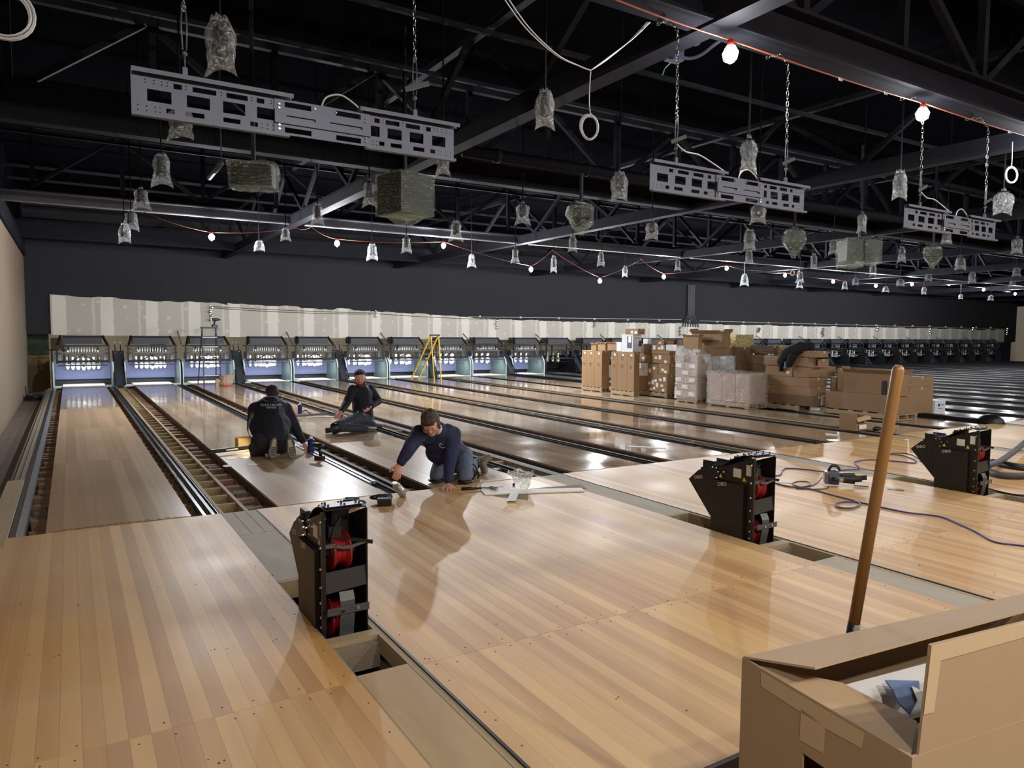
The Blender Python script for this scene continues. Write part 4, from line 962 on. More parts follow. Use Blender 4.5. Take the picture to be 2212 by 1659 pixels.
# ------------------------------------------------------------------ black ball-return machines
STK = M('white_sticker', C(214, 212, 206), .5); STKR = M('red_sticker_ring', C(196, 70, 60), .5)
def make_machine():
    t = empty('ball_return_machine', (0, 0, 0)); Wd = .232
    b = lambda mb, n, m, p=None, **k: mb.build(n, m, p or t, local=True, **k)
    side = [(0, -.28), (0, .652), (.05, .645), (.30, .535), (.33, .545), (.50, .505), (.60, .44), (.685, .374), (.43, .11), (.43, -.28)]
    side_body = [(0, -.28), (0, .652), (.07, .630), (.34, .535), (.43, .50), (.43, -.28)]
    for x in (0, Wd-.004): b(MB().prism(side_body, x, x+.004, 'yz'), 'side_panel', BLKM)
    arm = [(.35, .50), (.46, .525), (.58, .47), (.69, .374), (.43, .10), (.41, .10)]
    for x in (-.012, Wd+.002): b(MB().prism(arm, x, x+.010, 'yz'), 'arm_panel', BLKM)
    b(MB().prism([(.69, .374), (.43, .10), (.424, .106), (.682, .378)], 0, Wd, 'yz'), 'arm_back', BLKM)
    b(MB().prism([(.40, .53), (.46, .545), (.57, .49), (.565, .475), (.46, .525), (.40, .51)], .0, Wd, 'yz').box(.02, .05, .44, .56, .50, .56).box(Wd-.05, Wd-.02, .44, .56, .50, .56), 'arm_clamp', BLK)
    b(MB().box(-.034, -.001, .085, .415, -.28, .425), 'cover_plate', BLKM, bevel=.004)
    b(MB().box(.004, Wd-.004, .424, .43, -.28, .50), 'back_panel', BLKM)
    # front flanges
    b(MB().box(-.018, .002, -.004, .02, -.28, .652).box(Wd-.002, Wd+.004, -.004, .02, -.28, .652), 'front_flange', BLKM)
    # arch strip over the top
    arc = [(.0, .662), (.06, .668), (.12, .660), (.18, .640), (.24, .610), (.29, .575), (.34, .545)]
    m = MB()
    for (y0, z0), (y1, z1) in zip(arc, arc[1:]): m.hexa([(0, y0, z0-.006), (Wd, y0, z0-.006), (Wd, y1, z1-.006), (0, y1, z1-.006), (0, y0, z0), (Wd, y0, z0), (Wd, y1, z1), (0, y1, z1)])
    b(m, 'arch_strip', BLKM)
    b(MB().box(.01, Wd-.01, .02, .10, .669, .672), 'top_plate', GALV)
    pieces('arch_bolt', BLK, t, lambda: MB().cyl((0, 0, 0), (0, .004, .016), .006, n=6), [(x, y, z) for (y, z) in ((.03, .668), (.09, .668), (.14, .655), (.20, .632), (.27, .595)) for x in (.03, .12, Wd-.03)])
    # red grooved wheels
    wp = [(.030, -.055), (.100, -.050), (.104, -.040), (.080, -.022), (.070, 0), (.080, .022), (.104, .040), (.100, .050), (.030, .055)]
    w = b(MB().lathe(wp, 24, axis='x'), 'red_wheel', RED, smooth=False); w.location = (.105, .11, .405)
    hb = MB().lathe([(.024, -.09), (.024, .09)], 12, axis='x'); b(hb, 'wheel_axle', GREY, w)
    o = part(w, t, (.10, .13, .03)); part(w.children[0], o, (0, 0, 0))
    # brackets across the mouth
    b(MB().box(.0, .06, .0, .03, .452, .475).prism([(.06, .452), (.10, .440), (.135, .437), (.17, .445), (.20, .452), (.225, .456), (.225, .462), (.19, .464), (.15, .458), (.10, .458), (.06, .468)], -.006, .006, 'xz'), 'guide_lever', GREY)
    b(MB().bar((.12, .06, .48), (Wd+.028, -.02, .462), .012, .022), 'side_lever', BLK)
    b(MB().hexa([(.004, -.002, .205), (Wd-.004, -.002, .225), (Wd-.004, .002, .225), (.004, .002, .205), (.004, .012, .318), (Wd-.004, .012, .330), (Wd-.004, .016, .330), (.004, .016, .318)]), 'mouth_plate', M('dark_satin_plate', C(50, 51, 54), .4))
    st_ = []
    m = MB(); pts = [(.002, .205), (-.022, .16), (-.026, .115), (-.018, .06), (-.002, -.02), (.0, -.1)]
    for (y0, z0), (y1, z1) in zip(pts, pts[1:]): m.hexa([(.075, y1, z1), (.155, y1, z1), (.155, y1+.004, z1), (.075, y1+.004, z1), (.075, y0, z0), (.155, y0, z0), (.155, y0+.004, z0), (.075, y0+.004, z0)])
    b(m, 'curved_strap', M('grey_strap', C(74, 76, 80), .4))
    cb = b(MB().box(.0, Wd+.0, -.036, -.030, .094, .134), 'cross_bar', M('grey_strap', C(74, 76, 80), .4))
    pieces('bolt', CHROME, cb, lambda: MB().cyl((0, -.046, 0), (0, -.036, 0), .010, n=8), [(.085, 0, .114), (.165, 0, .118)])
    b(MB().tube(smooth_path([(.05, .03, .39), (.04, .02, .47), (.06, .03, .55), (.10, .04, .60)], 4), .007, 6).prism([(.06, .50), (.075, .62), (.10, .56), (.10, .48)], .05, .06, 'xz'), 'inner_cable', BLK)
    b(MB().box(.03, .10, .03, .08, .5, .56), 'inner_gear', BLK); b(MB().box(.10, .2, .2, .3, .45, .62), 'inner_motor', BLK)
    pieces('side_bolt', CHROME, t, lambda: MB().lathe([(.006, -.024), (.009, -.020), (.009, -.012)], 8, axis='x'), [(0, .022, z) for z in (.595, .455, .34, .24, .155, .075, .02)]+[(0, y, z) for (y, z) in ((.30, .50), (.375, .44), (.36, .49), (.38, .52), (.42, .52))])
    # stickers on the side
    m = MB().box(-.0015, 0, .035, .085, .505, .590); b(m, 'white_sticker', STK); b(MB().box(-.0015, 0, .135, .215, .475, .545), 'white_sticker', STK)
    for (y, z) in ((.105, .468), (.335, .462)):
        b(MB().prism([(y-.018, z-.014), (y+.018, z-.014), (y, z+.02)], -.0135 if y > .3 else -.002, -.0122 if y > .3 else 0, 'yz'), 'warning_sticker', YEL)
    for base, X in (((.30, .402), -.0355), ((.58, .410), -.0135)):
        for k in range(3):
            y = base[0]-.032*k+(.032); z = base[1]+.006*k-.006
            s = b(MB().lathe([(.0145, 0), (.0145, .001)], 14, (X, y, z), 'x'), 'round_sticker', STK)
            b(MB().lathe([(.010, -.0006), (.010, .0)], 12, (X, y, z), 'x').bar((X-.0003, y-.007, z), (X-.0003, y+.007, z+.004), .0006, .003), 'sticker_symbol', STKR if k == 1 else BLK, s)
    b(MB().box(.004, Wd-.004, .02, .42, -.29, -.275), 'base_plate', BLKM)
    return t
mc = make_machine()
ml = ['nearest black ball-return machine with red wheels, front facing us', 'middle black ball-return machine standing behind the open floor hole', 'farthest black ball-return machine, beside the grey hose']
for k in range(3):
    loc = (1.335+PITCH_X*k, -2.975, 0.0)
    if k == 0: mc.location = loc; o = mc
    else: o = dup(mc, loc)
    tag(o, ml[k], 'machine', 'black ball-return machines')

# ------------------------------------------------------------------ cartons and pallets on the right
def dims(xl, xm, xr, yt, yb, Xf):
    p = at(xm, yb, X=Xf); Y0 = p.y; z0 = p.z; z1 = at(xm, yt, X=Xf).z; Y1 = at(xl, yb, X=Xf).y; X1 = at(xr, yb, Y=Y0).x
    return Xf, max(X1, Xf+.12), Y0, Y1, z0, z1
def carton(d, lb, mat=None, ground=None, name='carton', cat='carton', grp=None, open_=False, tape=True, jit=0):
    x0, x1, y0, y1, z0, z1 = d; mat = mat or CARD
    if ground is not None: z0 = ground
    t = empty(name, ((x0+x1)/2, (y0+y1)/2, z0), lb, cat, grp)
    if not open_:
        MB().box(x0, x1, y0, y1, z0, z1).build('box_body', mat, t, bevel=.006)
        if tape and mat in (CARD, CARDD): MB().box((x0+x1)/2-.03, (x0+x1)/2+.03, y0-.001, y1, z1-.05, z1+.001).build('tape', TAPE, t)
        if mat in (CARD, CARDD): MB().box(x0+.01, x1-.01, (y0+y1)/2-.003, (y0+y1)/2+.003, z1-.004, z1+.0015).build('flap_seam', CARDD, t)
    else:
        w = .006; m = MB().box(x0, x0+w, y0, y1, z0, z1).box(x1-w, x1, y0, y1, z0, z1).box(x0+w, x1-w, y0, y0+w, z0, z1).box(x0+w, x1-w, y1-w, y1, z0, z1).box(x0+w, x1-w, y0+w, y1-w, z0, z0+w); m.build('box_body', mat, t)
        h = min(.22, (x1-x0)*.5)
        for k, (a, b_, dx, dy, dz) in enumerate((((x0, y0, z1), (x0, y1, z1), -h*.75, 0, h*.55), ((x1, y0, z1), (x1, y1, z1), h*.75, 0, h*.5), ((x0, y0, z1), (x1, y0, z1), 0, -h*.55, h*.75), ((x0, y1, z1), (x1, y1, z1), 0, h*.5, h*.8))):
            a = Vector(a); b_ = Vector(b_); e = Vector((dx, dy, dz)); n = (b_-a).cross(e).normalized()*.004
            MB().hexa([a-n, b_-n, b_+e-n, a+e-n, a+n, b_+n, b_+e+n, a+e+n]).build('flap', mat, t)
    return t
def labels_on(t, d, n, seed, face='x', size=.09):
    x0, x1, y0, y1, z0, z1 = d; r = random.Random(seed); m = MB(); slots = []
    for _ in range(n*6):
        y = r.uniform(y0+.03, max(y0+.04, y1-size-.02)); z = r.uniform(z0+.02, max(z0+.03, z1-size*1.2-.02))
        if any(abs(y-a) < size*1.1 and abs(z-b_) < size*1.25 for a, b_ in slots): continue
        slots.append((y, z)); hgt = size*r.choice((.7, 1.2))
        MB().box(x0-.003, x0-.0005, y, min(y+size, y1-.01), z, min(z+hgt, z1-.01)).build('label', PAPER, t)
        if len(slots) >= n: break
def marks(t, d, kind):
    x0, x1, y0, y1, z0, z1 = d; cy = (y0+y1)/2; h = z1-z0; m = MB(); INK = M('red_brown_print', C(124, 66, 44), .7)
    zc = z0+h*.62; s = .055
    for (a, b_) in (((cy-s, zc+s*.6), (cy+s, zc+s*.6)), ((cy+s, zc+s*.6), (cy, zc-s)), ((cy, zc-s), (cy-s, zc+s*.6))): m.bar((x0-.0015, a[0], a[1]), (x0-.0015, b_[0], b_[1]), .001, .012)
    m.box(x0-.002, x0-.0008, cy-.012, cy+.012, zc-.012, zc+.02)
    for yy in (cy-.03, cy+.03): m.box(x0-.002, x0-.0008, yy-.006, yy+.006, z0+h*.78, z0+h*.90)
    m.build('printed_marks', INK, t); MB().box(x0-.003, x0-.0008, cy-.06, cy+.01, z0+h*.90, z0+h*.95).build('label', PAPER, t)
def pallet(x0, x1, y0, y1, lb, zt_=.125):
    t = empty('pallet', ((x0+x1)/2, (y0+y1)/2, 0), lb, 'pallet', 'wooden pallets'); n = 6; w = (x1-x0-.06)/3; 
    L_ = y1-y0
    sl = None
    for k in range(n):
        y = y0+(L_-.09)*k/(n-1); MB().box(x0, x1, y, y+.09, zt_-.018, zt_).build('slat', PINE, t)
    for k in range(3):
        x = x0+(x1-x0-.04)*k/2; MB().box(x, x+.04, y0, y1, .025, zt_-.018).build('runner', PINE, t)
    for y in (y0, (y0+y1)/2-.04, y1-.09): MB().box(x0, x1, y, y+.09, .008, .025).build('slat', PINE, t)
    return t
r4 = lambda u, v: (1200+u/4.366, 640+v/4.366)
r8 = lambda u, v: (1620+u/5.027, 740+v/5.027)
def D(f, ul, um, ur, vt, vb, Xf=None, zb=.13):
    xl, _ = f(ul, 0); xm, yb = f(um, vb); xr, yt = f(ur, vt)
    if Xf is None: Xf = at(xm, yb, z=zb).x
    return dims(xl, xm, xr, yt, yb, Xf)
GRPT = 'tall brown cartons on the left pallets'
# stack A and B: tall cartons
dA = D(r4, 367, 435, 510, 515, 862); XA = dA[0]
tl = ['left', 'middle', 'right']
for k, (ul, um) in enumerate(((245, 287), (287, 367), (367, 435))):
    d = list(D(r4, ul, um, 510, 515, 862, XA)); d[4], d[5] = dA[4], dA[5]; d[1] = dA[1]; d[2] += .004
    t = carton(d, '%s tall brown carton on the leftmost pallet' % tl[k], grp=GRPT); marks(t, d, 0)
    if k == 2: MB().box(d[0]+.25, d[0]+.42, d[2]-.003, d[2]-.0005, d[4]+.3, d[4]+.62).build('label', PAPER, t)
pallet(XA, dA[1], dA[2], at(1256, 835, X=XA).y, 'leftmost pallet, under three tall cartons', dA[4]-.002)
dB = D(r4, 672, 738, 790, 530, 900); XB = dB[0]
for k, (ul, um) in enumerate(((520, 578), (578, 672), (672, 738))):
    d = list(D(r4, ul, um, 790, 530, 900, XB)); d[4], d[5] = dB[4], dB[5]; d[1] = dB[1]; d[2] += .004
    t = carton(d, '%s tall brown carton on the second pallet from the left' % tl[k], grp=GRPT); marks(t, d, 0)
pallet(XB, dB[1], dB[2], at(1319, 840, X=XB).y, 'second pallet from the left, under tall cartons', dB[4]-.002)
# pile C
dC = D(r4, 865, 1050, 1125, 740, 912); XC = dC[0]
def putC(ul, um, ur, vt, vb, lb, nl=0, mat=None, X=XC, dx=0, **k):
    d = D(r4, ul, um, ur, vt, vb, X+dx); t = carton(d, lb, mat, **k)
    if nl: labels_on(t, d, nl, int(ul+vb))
    return t, d
putC(865, 1050, 1125, 740, 912, 'big brown carton covered with shipping labels, bottom of the third pile', 12)
t, d = putC(752, 858, 872, 752, 888, 'plain brown carton at the left foot of the labelled pile', dx=.03)
pallet(XC-.02, dC[1], dC[2]-.02, at(1372, 848, X=XC).y, 'pallet under the labelled cartons', dC[4]-.002)
putC(752, 838, 862, 685, 751, 'white printed carton on the plain brown carton', mat=WHITEC, dx=.03, tape=False)
putC(772, 850, 868, 634, 684, 'small white printed carton, upper of two beside the labelled pile', mat=WHITEC, dx=.05, tape=False)
putC(868, 962, 966, 640, 739, 'brown labelled carton, middle row left of the third pile', 3)
putC(968, 1066, 1132, 640, 739, 'brown labelled carton, middle row right of the third pile', 3)
putC(744, 905, 912, 548, 632, 'wide brown labelled carton above the small white cartons', 3, dx=.05)
putC(913, 1080, 1150, 548, 639, 'wide brown labelled carton, upper row of the third pile', 5)
putC(905, 1075, 1176, 516, 546, 'flat brown carton lid over the third pile', dx=-.01)
putC(810, 896, 905, 452, 546, 'dark open carton beside the tall printed carton', mat=CARDD, dx=.02)
putC(902, 1034, 1040, 462, 514, 'brown carton with three labels on top of the third pile', 3)
putC(1041, 1140, 1186, 458, 514, 'white printed carton with dark pictures on top of the third pile', mat=WHITEC, dx=.01, tape=False)
putC(945, 1020, 1040, 412, 460, 'small brown carton with a label at the very top', 1, dx=.06)
putC(1045, 1112, 1120, 420, 456, 'small open dark carton at the top of the third pile', mat=CARDD, dx=.12, open_=True)
putC(1122, 1195, 1215, 425, 456, 'dark brown carton behind the white pictured carton', mat=CARDD, dx=.2)
putC(826, 870, 886, 402, 450, 'small grey glassy carton left of the top boxes', mat=WHITEC, dx=.03, tape=False)
# on top of stack B: tall white carton etc.
def putB(*a, **k): return putC(*a, X=XB, **k)
t, d = putB(622, 728, 808, 362, 528, 'tall white and purple printed carton on the second pallet stack', mat=WHITEC, tape=False)
MB().box(d[0]-.002, d[0]-.0005, d[2]+(d[3]-d[2])*.08, d[2]+(d[3]-d[2])*.5, d[4]+.1, d[5]-.03).build('printed_panel', M('purple_grey_print', C(98, 92, 112), .5), t)
MB().box(d[0]-.003, d[0]-.002, d[2]+(d[3]-d[2])*.15, d[2]+(d[3]-d[2])*.4, d[4]+.25, d[4]+.42).build('label', PAPER, t)
m = MB()
for k in range(5): m.box(d[0]+.06+k*.04, d[0]+.08+k*.04, d[2]-.0025, d[2]-.0005, d[5]-.10, d[5]-.07)
m.box(d[0]+.2, d[0]+.3, d[2]-.0025, d[2]-.0005, d[4]+.15, d[4]+.3); m.build('printed_marks', M('dark_print', C(60, 60, 66), .6), t)
t, d = putB(658, 778, 842, 306, 361, 'brown carton on top of the tall white printed carton', 2, dx=.02)
putC(396, 470, 484, 448, 512, 'open brown carton left on the first pallet stack', X=XA, dx=.02, open_=True)
putC(336, 385, 398, 455, 512, 'open brown carton at the far end of the first pallet stack', X=XA, dx=.02, open_=True)
putC(490, 572, 590, 445, 512, 'open brown carton between the two tall stacks', X=XA, dx=.05, open_=True)
putC(574, 618, 640, 436, 522, 'pale printed carton left of the tall white carton', X=XB, dx=.06, mat=WHITEC, tape=False)
# pile D: stretch-wrapped cartons
dD = D(r4, 1140, 1330, 1432, 560, 962); XD = dD[0]
t = empty('wrapped_pallet_load', (dD[0]+.3, dD[2]+.3, .13), 'tall load of white cartons in clear stretch wrap', 'wrapped load', 'stretch-wrapped pallet loads')
ny = 3; nz = 6; hy = (dD[3]-dD[2])/ny; hz = (dD[5]-dD[4])/nz; wx = (dD[1]-dD[0])/2
PINKC = M('pinkish_carton', C(178, 150, 134), .7, 0, .12, 4, rnd=.12)
for a in range(ny):
    for c_ in range(nz):
        for e in range(2):
            if (a+c_+e) % 7 == 6 and c_ == nz-1: continue
            o = MB().box(dD[0]+e*wx+.004, dD[0]+(e+1)*wx-.004, dD[2]+a*hy+.004, dD[2]+(a+1)*hy-.004, dD[4]+c_*hz+.003, dD[4]+(c_+1)*hz-.003).build('inner_carton', PINKC, t)
            if e == 0 and (a*3+c_) % 2 == 0: MB().box(dD[0]-.001, dD[0]+.003, dD[2]+a*hy+.08, dD[2]+a*hy+.26, dD[4]+c_*hz+.04, dD[4]+c_*hz+.13).build('label', PAPER, o)
def film(x0, x1, y0, y1, z0, z1, peak, t, n=9, seed=3, mat=WRAP):
    b = bmesh.new(); bmesh.ops.create_cube(b, size=1); bmesh.ops.subdivide_edges(b, edges=b.edges, cuts=n, use_grid_fill=True); r = random.Random(seed)
    for v in b.verts:
        c_ = v.co.copy(); c_.x = (x0+x1)/2+c_.x*(x1-x0); c_.y = (y0+y1)/2+c_.y*(y1-y0); q = v.co.z+.5
        top = z1+peak*(1-abs(c_.y-(y0+(y1-y0)*.75))/(y1-y0)*1.3) if q > .99 else z1
        c_.z = z0+(top-z0)*q; v.co = c_+Vector((r.uniform(-.02, .012), r.uniform(-.02, .012), r.uniform(-.012, .012) if q > .05 else 0))
    m = MB(); b.verts.ensure_lookup_table(); m.add([v.co.copy() for v in b.verts], [tuple(v.index for v in f.verts) for f in b.faces]); b.free()
    return m.build('stretch_film', mat, t)
film(dD[0]-.03, dD[1]+.03, dD[2]-.03, dD[3]+.03, dD[4]-.05, dD[5]+.02, .22, t)
pallet(dD[0], dD[1], dD[2], dD[3], 'pallet under the tall stretch-wrapped load', dD[4]-.002)
dE = D(r4, 1440, 1815, 1990, 728, 1012); 
t = empty('wrapped_pallet_load', (dE[0]+.3, dE[2]+.3, .13), 'low wide load under loose shiny plastic sheet', 'wrapped load', 'stretch-wrapped pallet loads')
for a in range(3):
    hy = (dE[3]-dE[2])/3; MB().box(dE[0]+.02, dE[1]-.02, dE[2]+a*hy+.01, dE[2]+(a+1)*hy-.01, dE[4]+.002, dE[5]-.03).build('inner_carton', PINKC, t)
film(dE[0]-.03, dE[1]+.02, dE[2]-.02, dE[3]+.03, dE[4]-.08, dE[5], .02, t, 12, 8)
pallet(dE[0], dE[1], dE[2], dE[3], 'pallet under the low plastic-covered load', dE[4]-.002)
dD2 = D(r4, 1420, 1600, 1682, 566, 722, dE[0]+.55)
t = empty('wrapped_pallet_load', (dD2[0], dD2[2], 0), 'bright wrapped white cartons between the tall and low loads', 'wrapped load', 'stretch-wrapped pallet loads')
hy = (dD2[3]-dD2[2])/3
for a in range(3):
    for c_ in range(5):
        MB().box(dD2[0], dD2[1], dD2[2]+a*hy+.006, dD2[2]+(a+1)*hy-.006, .02+c_*(dD2[5]-.02)/5+.003, .02+(c_+1)*(dD2[5]-.02)/5-.003).build('inner_carton', WHITEC, t)
film(dD2[0]-.02, dD2[1]+.02, dD2[2]-.02, dD2[3]+.02, .02, dD2[5]+.01, .02, t, 8, 5)
# cartons on top of the wrapped loads
d = D(r4, 1350, 1456, 1645, 412, 566, dE[0]+.45); t = carton(d, 'large brown carton with a printed line on top of the wrapped loads', grp=None)
INKD = M('dark_print', C(60, 60, 66), .6)
MB().box(d[0]+.1, d[1]-.12, d[2]-.002, d[2]-.0005, (d[4]+d[5])/2-.008, (d[4]+d[5])/2+.008).build('printed_marks', INKD, t); MB().box(d[0]-.003, d[0]-.0005, d[2]+.3, d[2]+.55, d[5]-.3, d[5]-.05).build('label', PAPER, t)
d = D(r4, 1202, 1345, 1360, 380, 500, XD+.05); carton(d, 'open brown carton sagging at the top left of the wrapped load', open_=True)
d = D(r4, 1285, 1570, 1648, 352, 412, XD+.35); carton(d, 'wide open brown carton topmost on the wrapped loads', open_=True)
FOIL = M('gold_foil_wrap', C(214, 196, 130), .3, .6, .3, 9, .8, 22)
d = D(r4, 1650, 1700, 1866, 362, 480, dE[0]+1.3); t = carton(d, 'foil-wrapped carton shining yellowish behind the brown cartons', mat=FOIL, tape=False)
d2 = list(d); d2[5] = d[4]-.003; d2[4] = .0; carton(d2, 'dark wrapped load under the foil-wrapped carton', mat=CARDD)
# pile F
dF = D(r8, 15, 685, 812, 588, 700); XF = dF[0]
def putF(ul, um, ur, vt, vb, lb, mat=None, dx=0, nl=0, **k):
    d = D(r8, ul, um, ur, vt, vb, XF+dx); t = carton(d, lb, mat, **k)
    if nl: labels_on(t, d, nl, int(um))
    return t, d
GF = 'long brown cartons stacked on the jacket pallet'
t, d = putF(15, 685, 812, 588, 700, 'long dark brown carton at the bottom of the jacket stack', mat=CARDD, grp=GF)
MB().box(d[0]+.25, d[0]+.42, d[2]-.003, d[2]-.0005, d[4]+.02, d[4]+.22).build('label', PAPER, t)
putF(192, 655, 825, 490, 586, 'second long carton from the bottom of the jacket stack', grp=GF)
putF(182, 640, 838, 385, 488, 'third long carton from the bottom of the jacket stack', grp=GF)
putF(165, 458, 470, 262, 372, 'left carton with a white label, fourth level of the jacket stack', nl=1, grp=GF)
putF(470, 610, 930, 270, 380, 'right carton at the fourth level of the jacket stack', grp=GF)
putF(150, 630, 722, 165, 264, 'fifth level carton of the jacket stack', grp=GF)
t, d = putF(425, 765, 850, 96, 163, 'topmost carton of the jacket stack with a yellow lit end', grp=GF, dx=.03)
t, d = putF(728, 740, 855, 180, 272, 'small torn open carton right under the topmost carton', dx=.2)
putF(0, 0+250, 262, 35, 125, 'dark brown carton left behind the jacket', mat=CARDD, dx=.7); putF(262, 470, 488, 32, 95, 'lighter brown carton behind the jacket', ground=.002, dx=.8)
putF(-60, 150, 165, 135, 238, 'shadowed carton left of the fifth level of the jacket stack', mat=CARDD, dx=.5); putF(-60, 160, 180, 240, 470, 'lowest shadowed carton left behind the jacket stack', ground=.002, mat=CARDD, dx=.5)  # shadow on both cartons is put into the darker cardboard colour
putF(942, 952, 1030, 276, 372, 'small carton right behind the fourth level of the jacket stack', ground=.002, dx=.75); t, d = putF(865, 880, 1012, 384, 640, 'taped carton right behind the jacket stack', ground=.002, dx=.6)
pallet(XF, dF[1], dF[2]+.35, dF[3], 'pallet under the jacket stack', dF[4]-.002)
# black jacket draped on the cartons
jk = empty('jacket', at(1700, 770, X=XF-.03), 'black jacket draped over the stacked cartons', 'jacket')
CLK = M('black_cloth', C(16, 17, 22), .9, 0, .3, 8, .5, 12)
def blob(mb, pts, rs, n=10): mb.tube(smooth_path(pts, 3), [rs[min(int(i/ (3) ), len(rs)-1)] for i in range((len(pts)-1)*3+1)], n)
def P8(u, v, dx=0): x, y = r8(u, v); return at(x, y, X=XF+dx)
m = MB(); blob(m, [P8(340, 310, -.06), P8(345, 220, -.08), P8(400, 130, -.06), P8(500, 80, .02), P8(600, 45, .12), P8(700, 40, .25)], [.05, .11, .14, .14, .09, .06]); m.build('jacket_body', CLK, jk, smooth=True)
m = MB(); blob(m, [P8(470, 120, -.07), P8(440, 200, -.09), P8(410, 260, -.09)], [.10, .08, .04]); m.build('jacket_sleeve', CLK, jk, smooth=True)
m = MB(); blob(m, [P8(385, 210, -.17), P8(380, 280, -.17)], [.02, .035]); m.build('jacket_lining', M('grey_lining', C(120, 120, 118), .7), jk, smooth=True)
# pile G
dG = D(r8, 810, 1600, 1786, 582, 782); XG = dG[0]
t = carton(dG, 'very long brown carton on the nearest pallet behind the pole', grp=None, tape=False)
d = D(r8, 1013, 1640, 1726, 350, 580, XG+.02); d = list(d); d[4] = dG[5]+.003; t = carton(d, 'big dark-sided open carton on the very long carton', mat=CARD, open_=True)
d = D(r8, 1735, 1742, 1995, 375, 490, XG+.95); carton(d, 'upper taped carton behind the right end of the long carton'); d = D(r8, 1720, 1728, 1985, 492, 700, XG+.95); carton(d, 'lower large carton behind the right end of the long carton', ground=.002)
d = D(r8, 1470, 1475, 1530, 440, 565, XG-.02); t = empty('black_tool', (d[0], d[2], dG[5]), 'small black tool on the long carton behind the pole', 'tool'); MB().box(d[0]+.03, d[0]+.15, d[2], d[2]+.12, dG[5]+.002, dG[5]+.28).build('tool_body', BLK, t, bevel=.02)
pallet(XG-.02, dG[1]+.03, dG[2]-.03, dG[3]+.1, 'nearest pallet, under the very long carton', dG[4]-.002)
# white box
x0_, y0_ = r8(2005, 785); p = at(x0_, y0_, z=.0); d = D(r8, 1840, 2005, 2118, 632, 785, p.x); t = carton(d, 'white square carton with a diamond logo beside the pallets', mat=WHITEC, tape=False)
m = MB(); zc = d[5]-.09; m.prism([(d[0]+.10, zc), (d[0]+.13, zc+.025), (d[0]+.17, zc+.025), (d[0]+.20, zc), (d[0]+.15, zc-.05)], d[2]-.002, d[2]-.0006, 'xz'); m.box(d[0]+.23, d[1]-.06, d[2]-.002, d[2]-.0006, zc-.01, zc+.004); m.box(d[0]+.12, d[1]-.12, d[2]-.002, d[2]-.0006, zc-.085, zc-.075)
m.box(d[0]-.002, d[0]-.0006, d[2]+.15, d[3]-.12, zc-.012, zc+.004); m.box(d[0]-.002, d[0]-.0006, d[2]+.32, d[2]+.36, d[4]+.08, d[4]+.16); m.build('printed_marks', INKD, t)
# open carton lying on the lane
x0_, y0_ = r8(1150, 962); p = at(x0_, y0_, z=.0); d = D(r8, 965, 1150, 1300, 775, 962, p.x)
t = empty('open_carton', (d[0], d[2], 0), 'open brown carton standing on the lane end beside the pole', 'carton'); x0, x1, y0, y1, z0, z1 = d; w = .006
MB().box(x0, x0+w, y0, y1, 0, z1).box(x0+w, x1, y1-w, y1, 0, z1).box(x1-w, x1, y0+.1, y1, 0, z1*.85).box(x0+w, x1, y0, y1, 0, w).build('box_body', CARD, t)
MB().hexa([(x0+w, y0, 0), (x1-.1, y0-.02, 0), (x1-.1, y0-.014, 0), (x0+w, y0+.006, 0), (x0+w, y0, z1*.42), (x1-.1, y0-.02, z1*.42), (x1-.1, y0-.014, z1*.42), (x0+w, y0+.006, z1*.42)]).build('flap', CARD, t)
MB().box(x0+.05, x1-.14, y0-.026, y0-.022, .03, z1*.36).build('label', PAPER, t)
MB().bar((x0+.02, y0+.02, z1*.62), (x0+.26, y0-.06, z1*.78), .10, .05).build('paper_roll', M('tan_paper', C(206, 168, 128), .6), t)
x0_, y0_ = r8(1380, 955); p = at(x0_, y0_, z=0)
m = MB(); m.ball((p.x, p.y, .035), .035, 12, 6, (3.2, 1.6, 1)); o = m.build('black_end_cap', BLK, smooth=True); tag(o, 'low black end cap lying beside the open carton and pole', 'end cap')

# ------------------------------------------------------------------ ladders
def rail_ladder(name, lb, F1, F2, B1, B2, top, hw, mat, nst, stepm, grp='stepladders'):
    """F1,F2 front feet, B1,B2 rear feet, top centre, hw half vector of the top cap"""
    t = empty(name, (F1+F2+B1+B2)/4, lb, 'ladder', grp); T1 = top-hw; T2 = top+hw
    for a, b_ in ((F1, T1), (F2, T2)): MB().bar(a, b_, .03, .075, (0, 1, 0)).build('front_rail', mat, t)
    for a, b_ in ((B1, T1), (B2, T2)): MB().bar(a, b_, .025, .05, (0, 1, 0)).build('rear_rail', mat, t)
    for k in range(1, nst+1):
        q = k/(nst+1); MB().bar(F1.lerp(T1, q), F2.lerp(T2, q), .085, .022).build('step', stepm, t)
    for q in (.3, .62): MB().bar(B1.lerp(T1, q), B2.lerp(T2, q), .02, .02).build('rear_brace', stepm, t)
    for q in (.45,): 
        MB().bar(F1.lerp(T1, q), B1.lerp(T1, q), .012, .02).build('spreader', GREY, t); MB().bar(F2.lerp(T2, q), B2.lerp(T2, q), .012, .02).build('spreader', GREY, t)
    d = (T2-T1).normalized(); MB().bar(T1-d*.05, T2+d*.05, .20, .05).build('top_cap', BLK, t)
    return t
YLW = M('yellow_fiberglass', C(226, 182, 30), .45, 0, .05); 
F1 = at(887, 819, z=0); F2 = at(904, 818, z=0); B1 = at(940, 820, z=0); B2 = at(954, 820, z=0)
F1 = Vector((10.35, 16.55, 0)); F2 = at(904, 819, z=0); B1 = at(938, 821, z=0); B2 = at(953, 821, z=0)
topc = at(939, 724, d=depth((F1+F2+B1+B2)/4)); hw = (F2-F1+B2-B1).normalized()*.13
rail_ladder('stepladder', 'tall yellow stepladder standing in front of the pinsetters', F1, F2, B1, B2, topc, hw, YLW, 6, GREY)
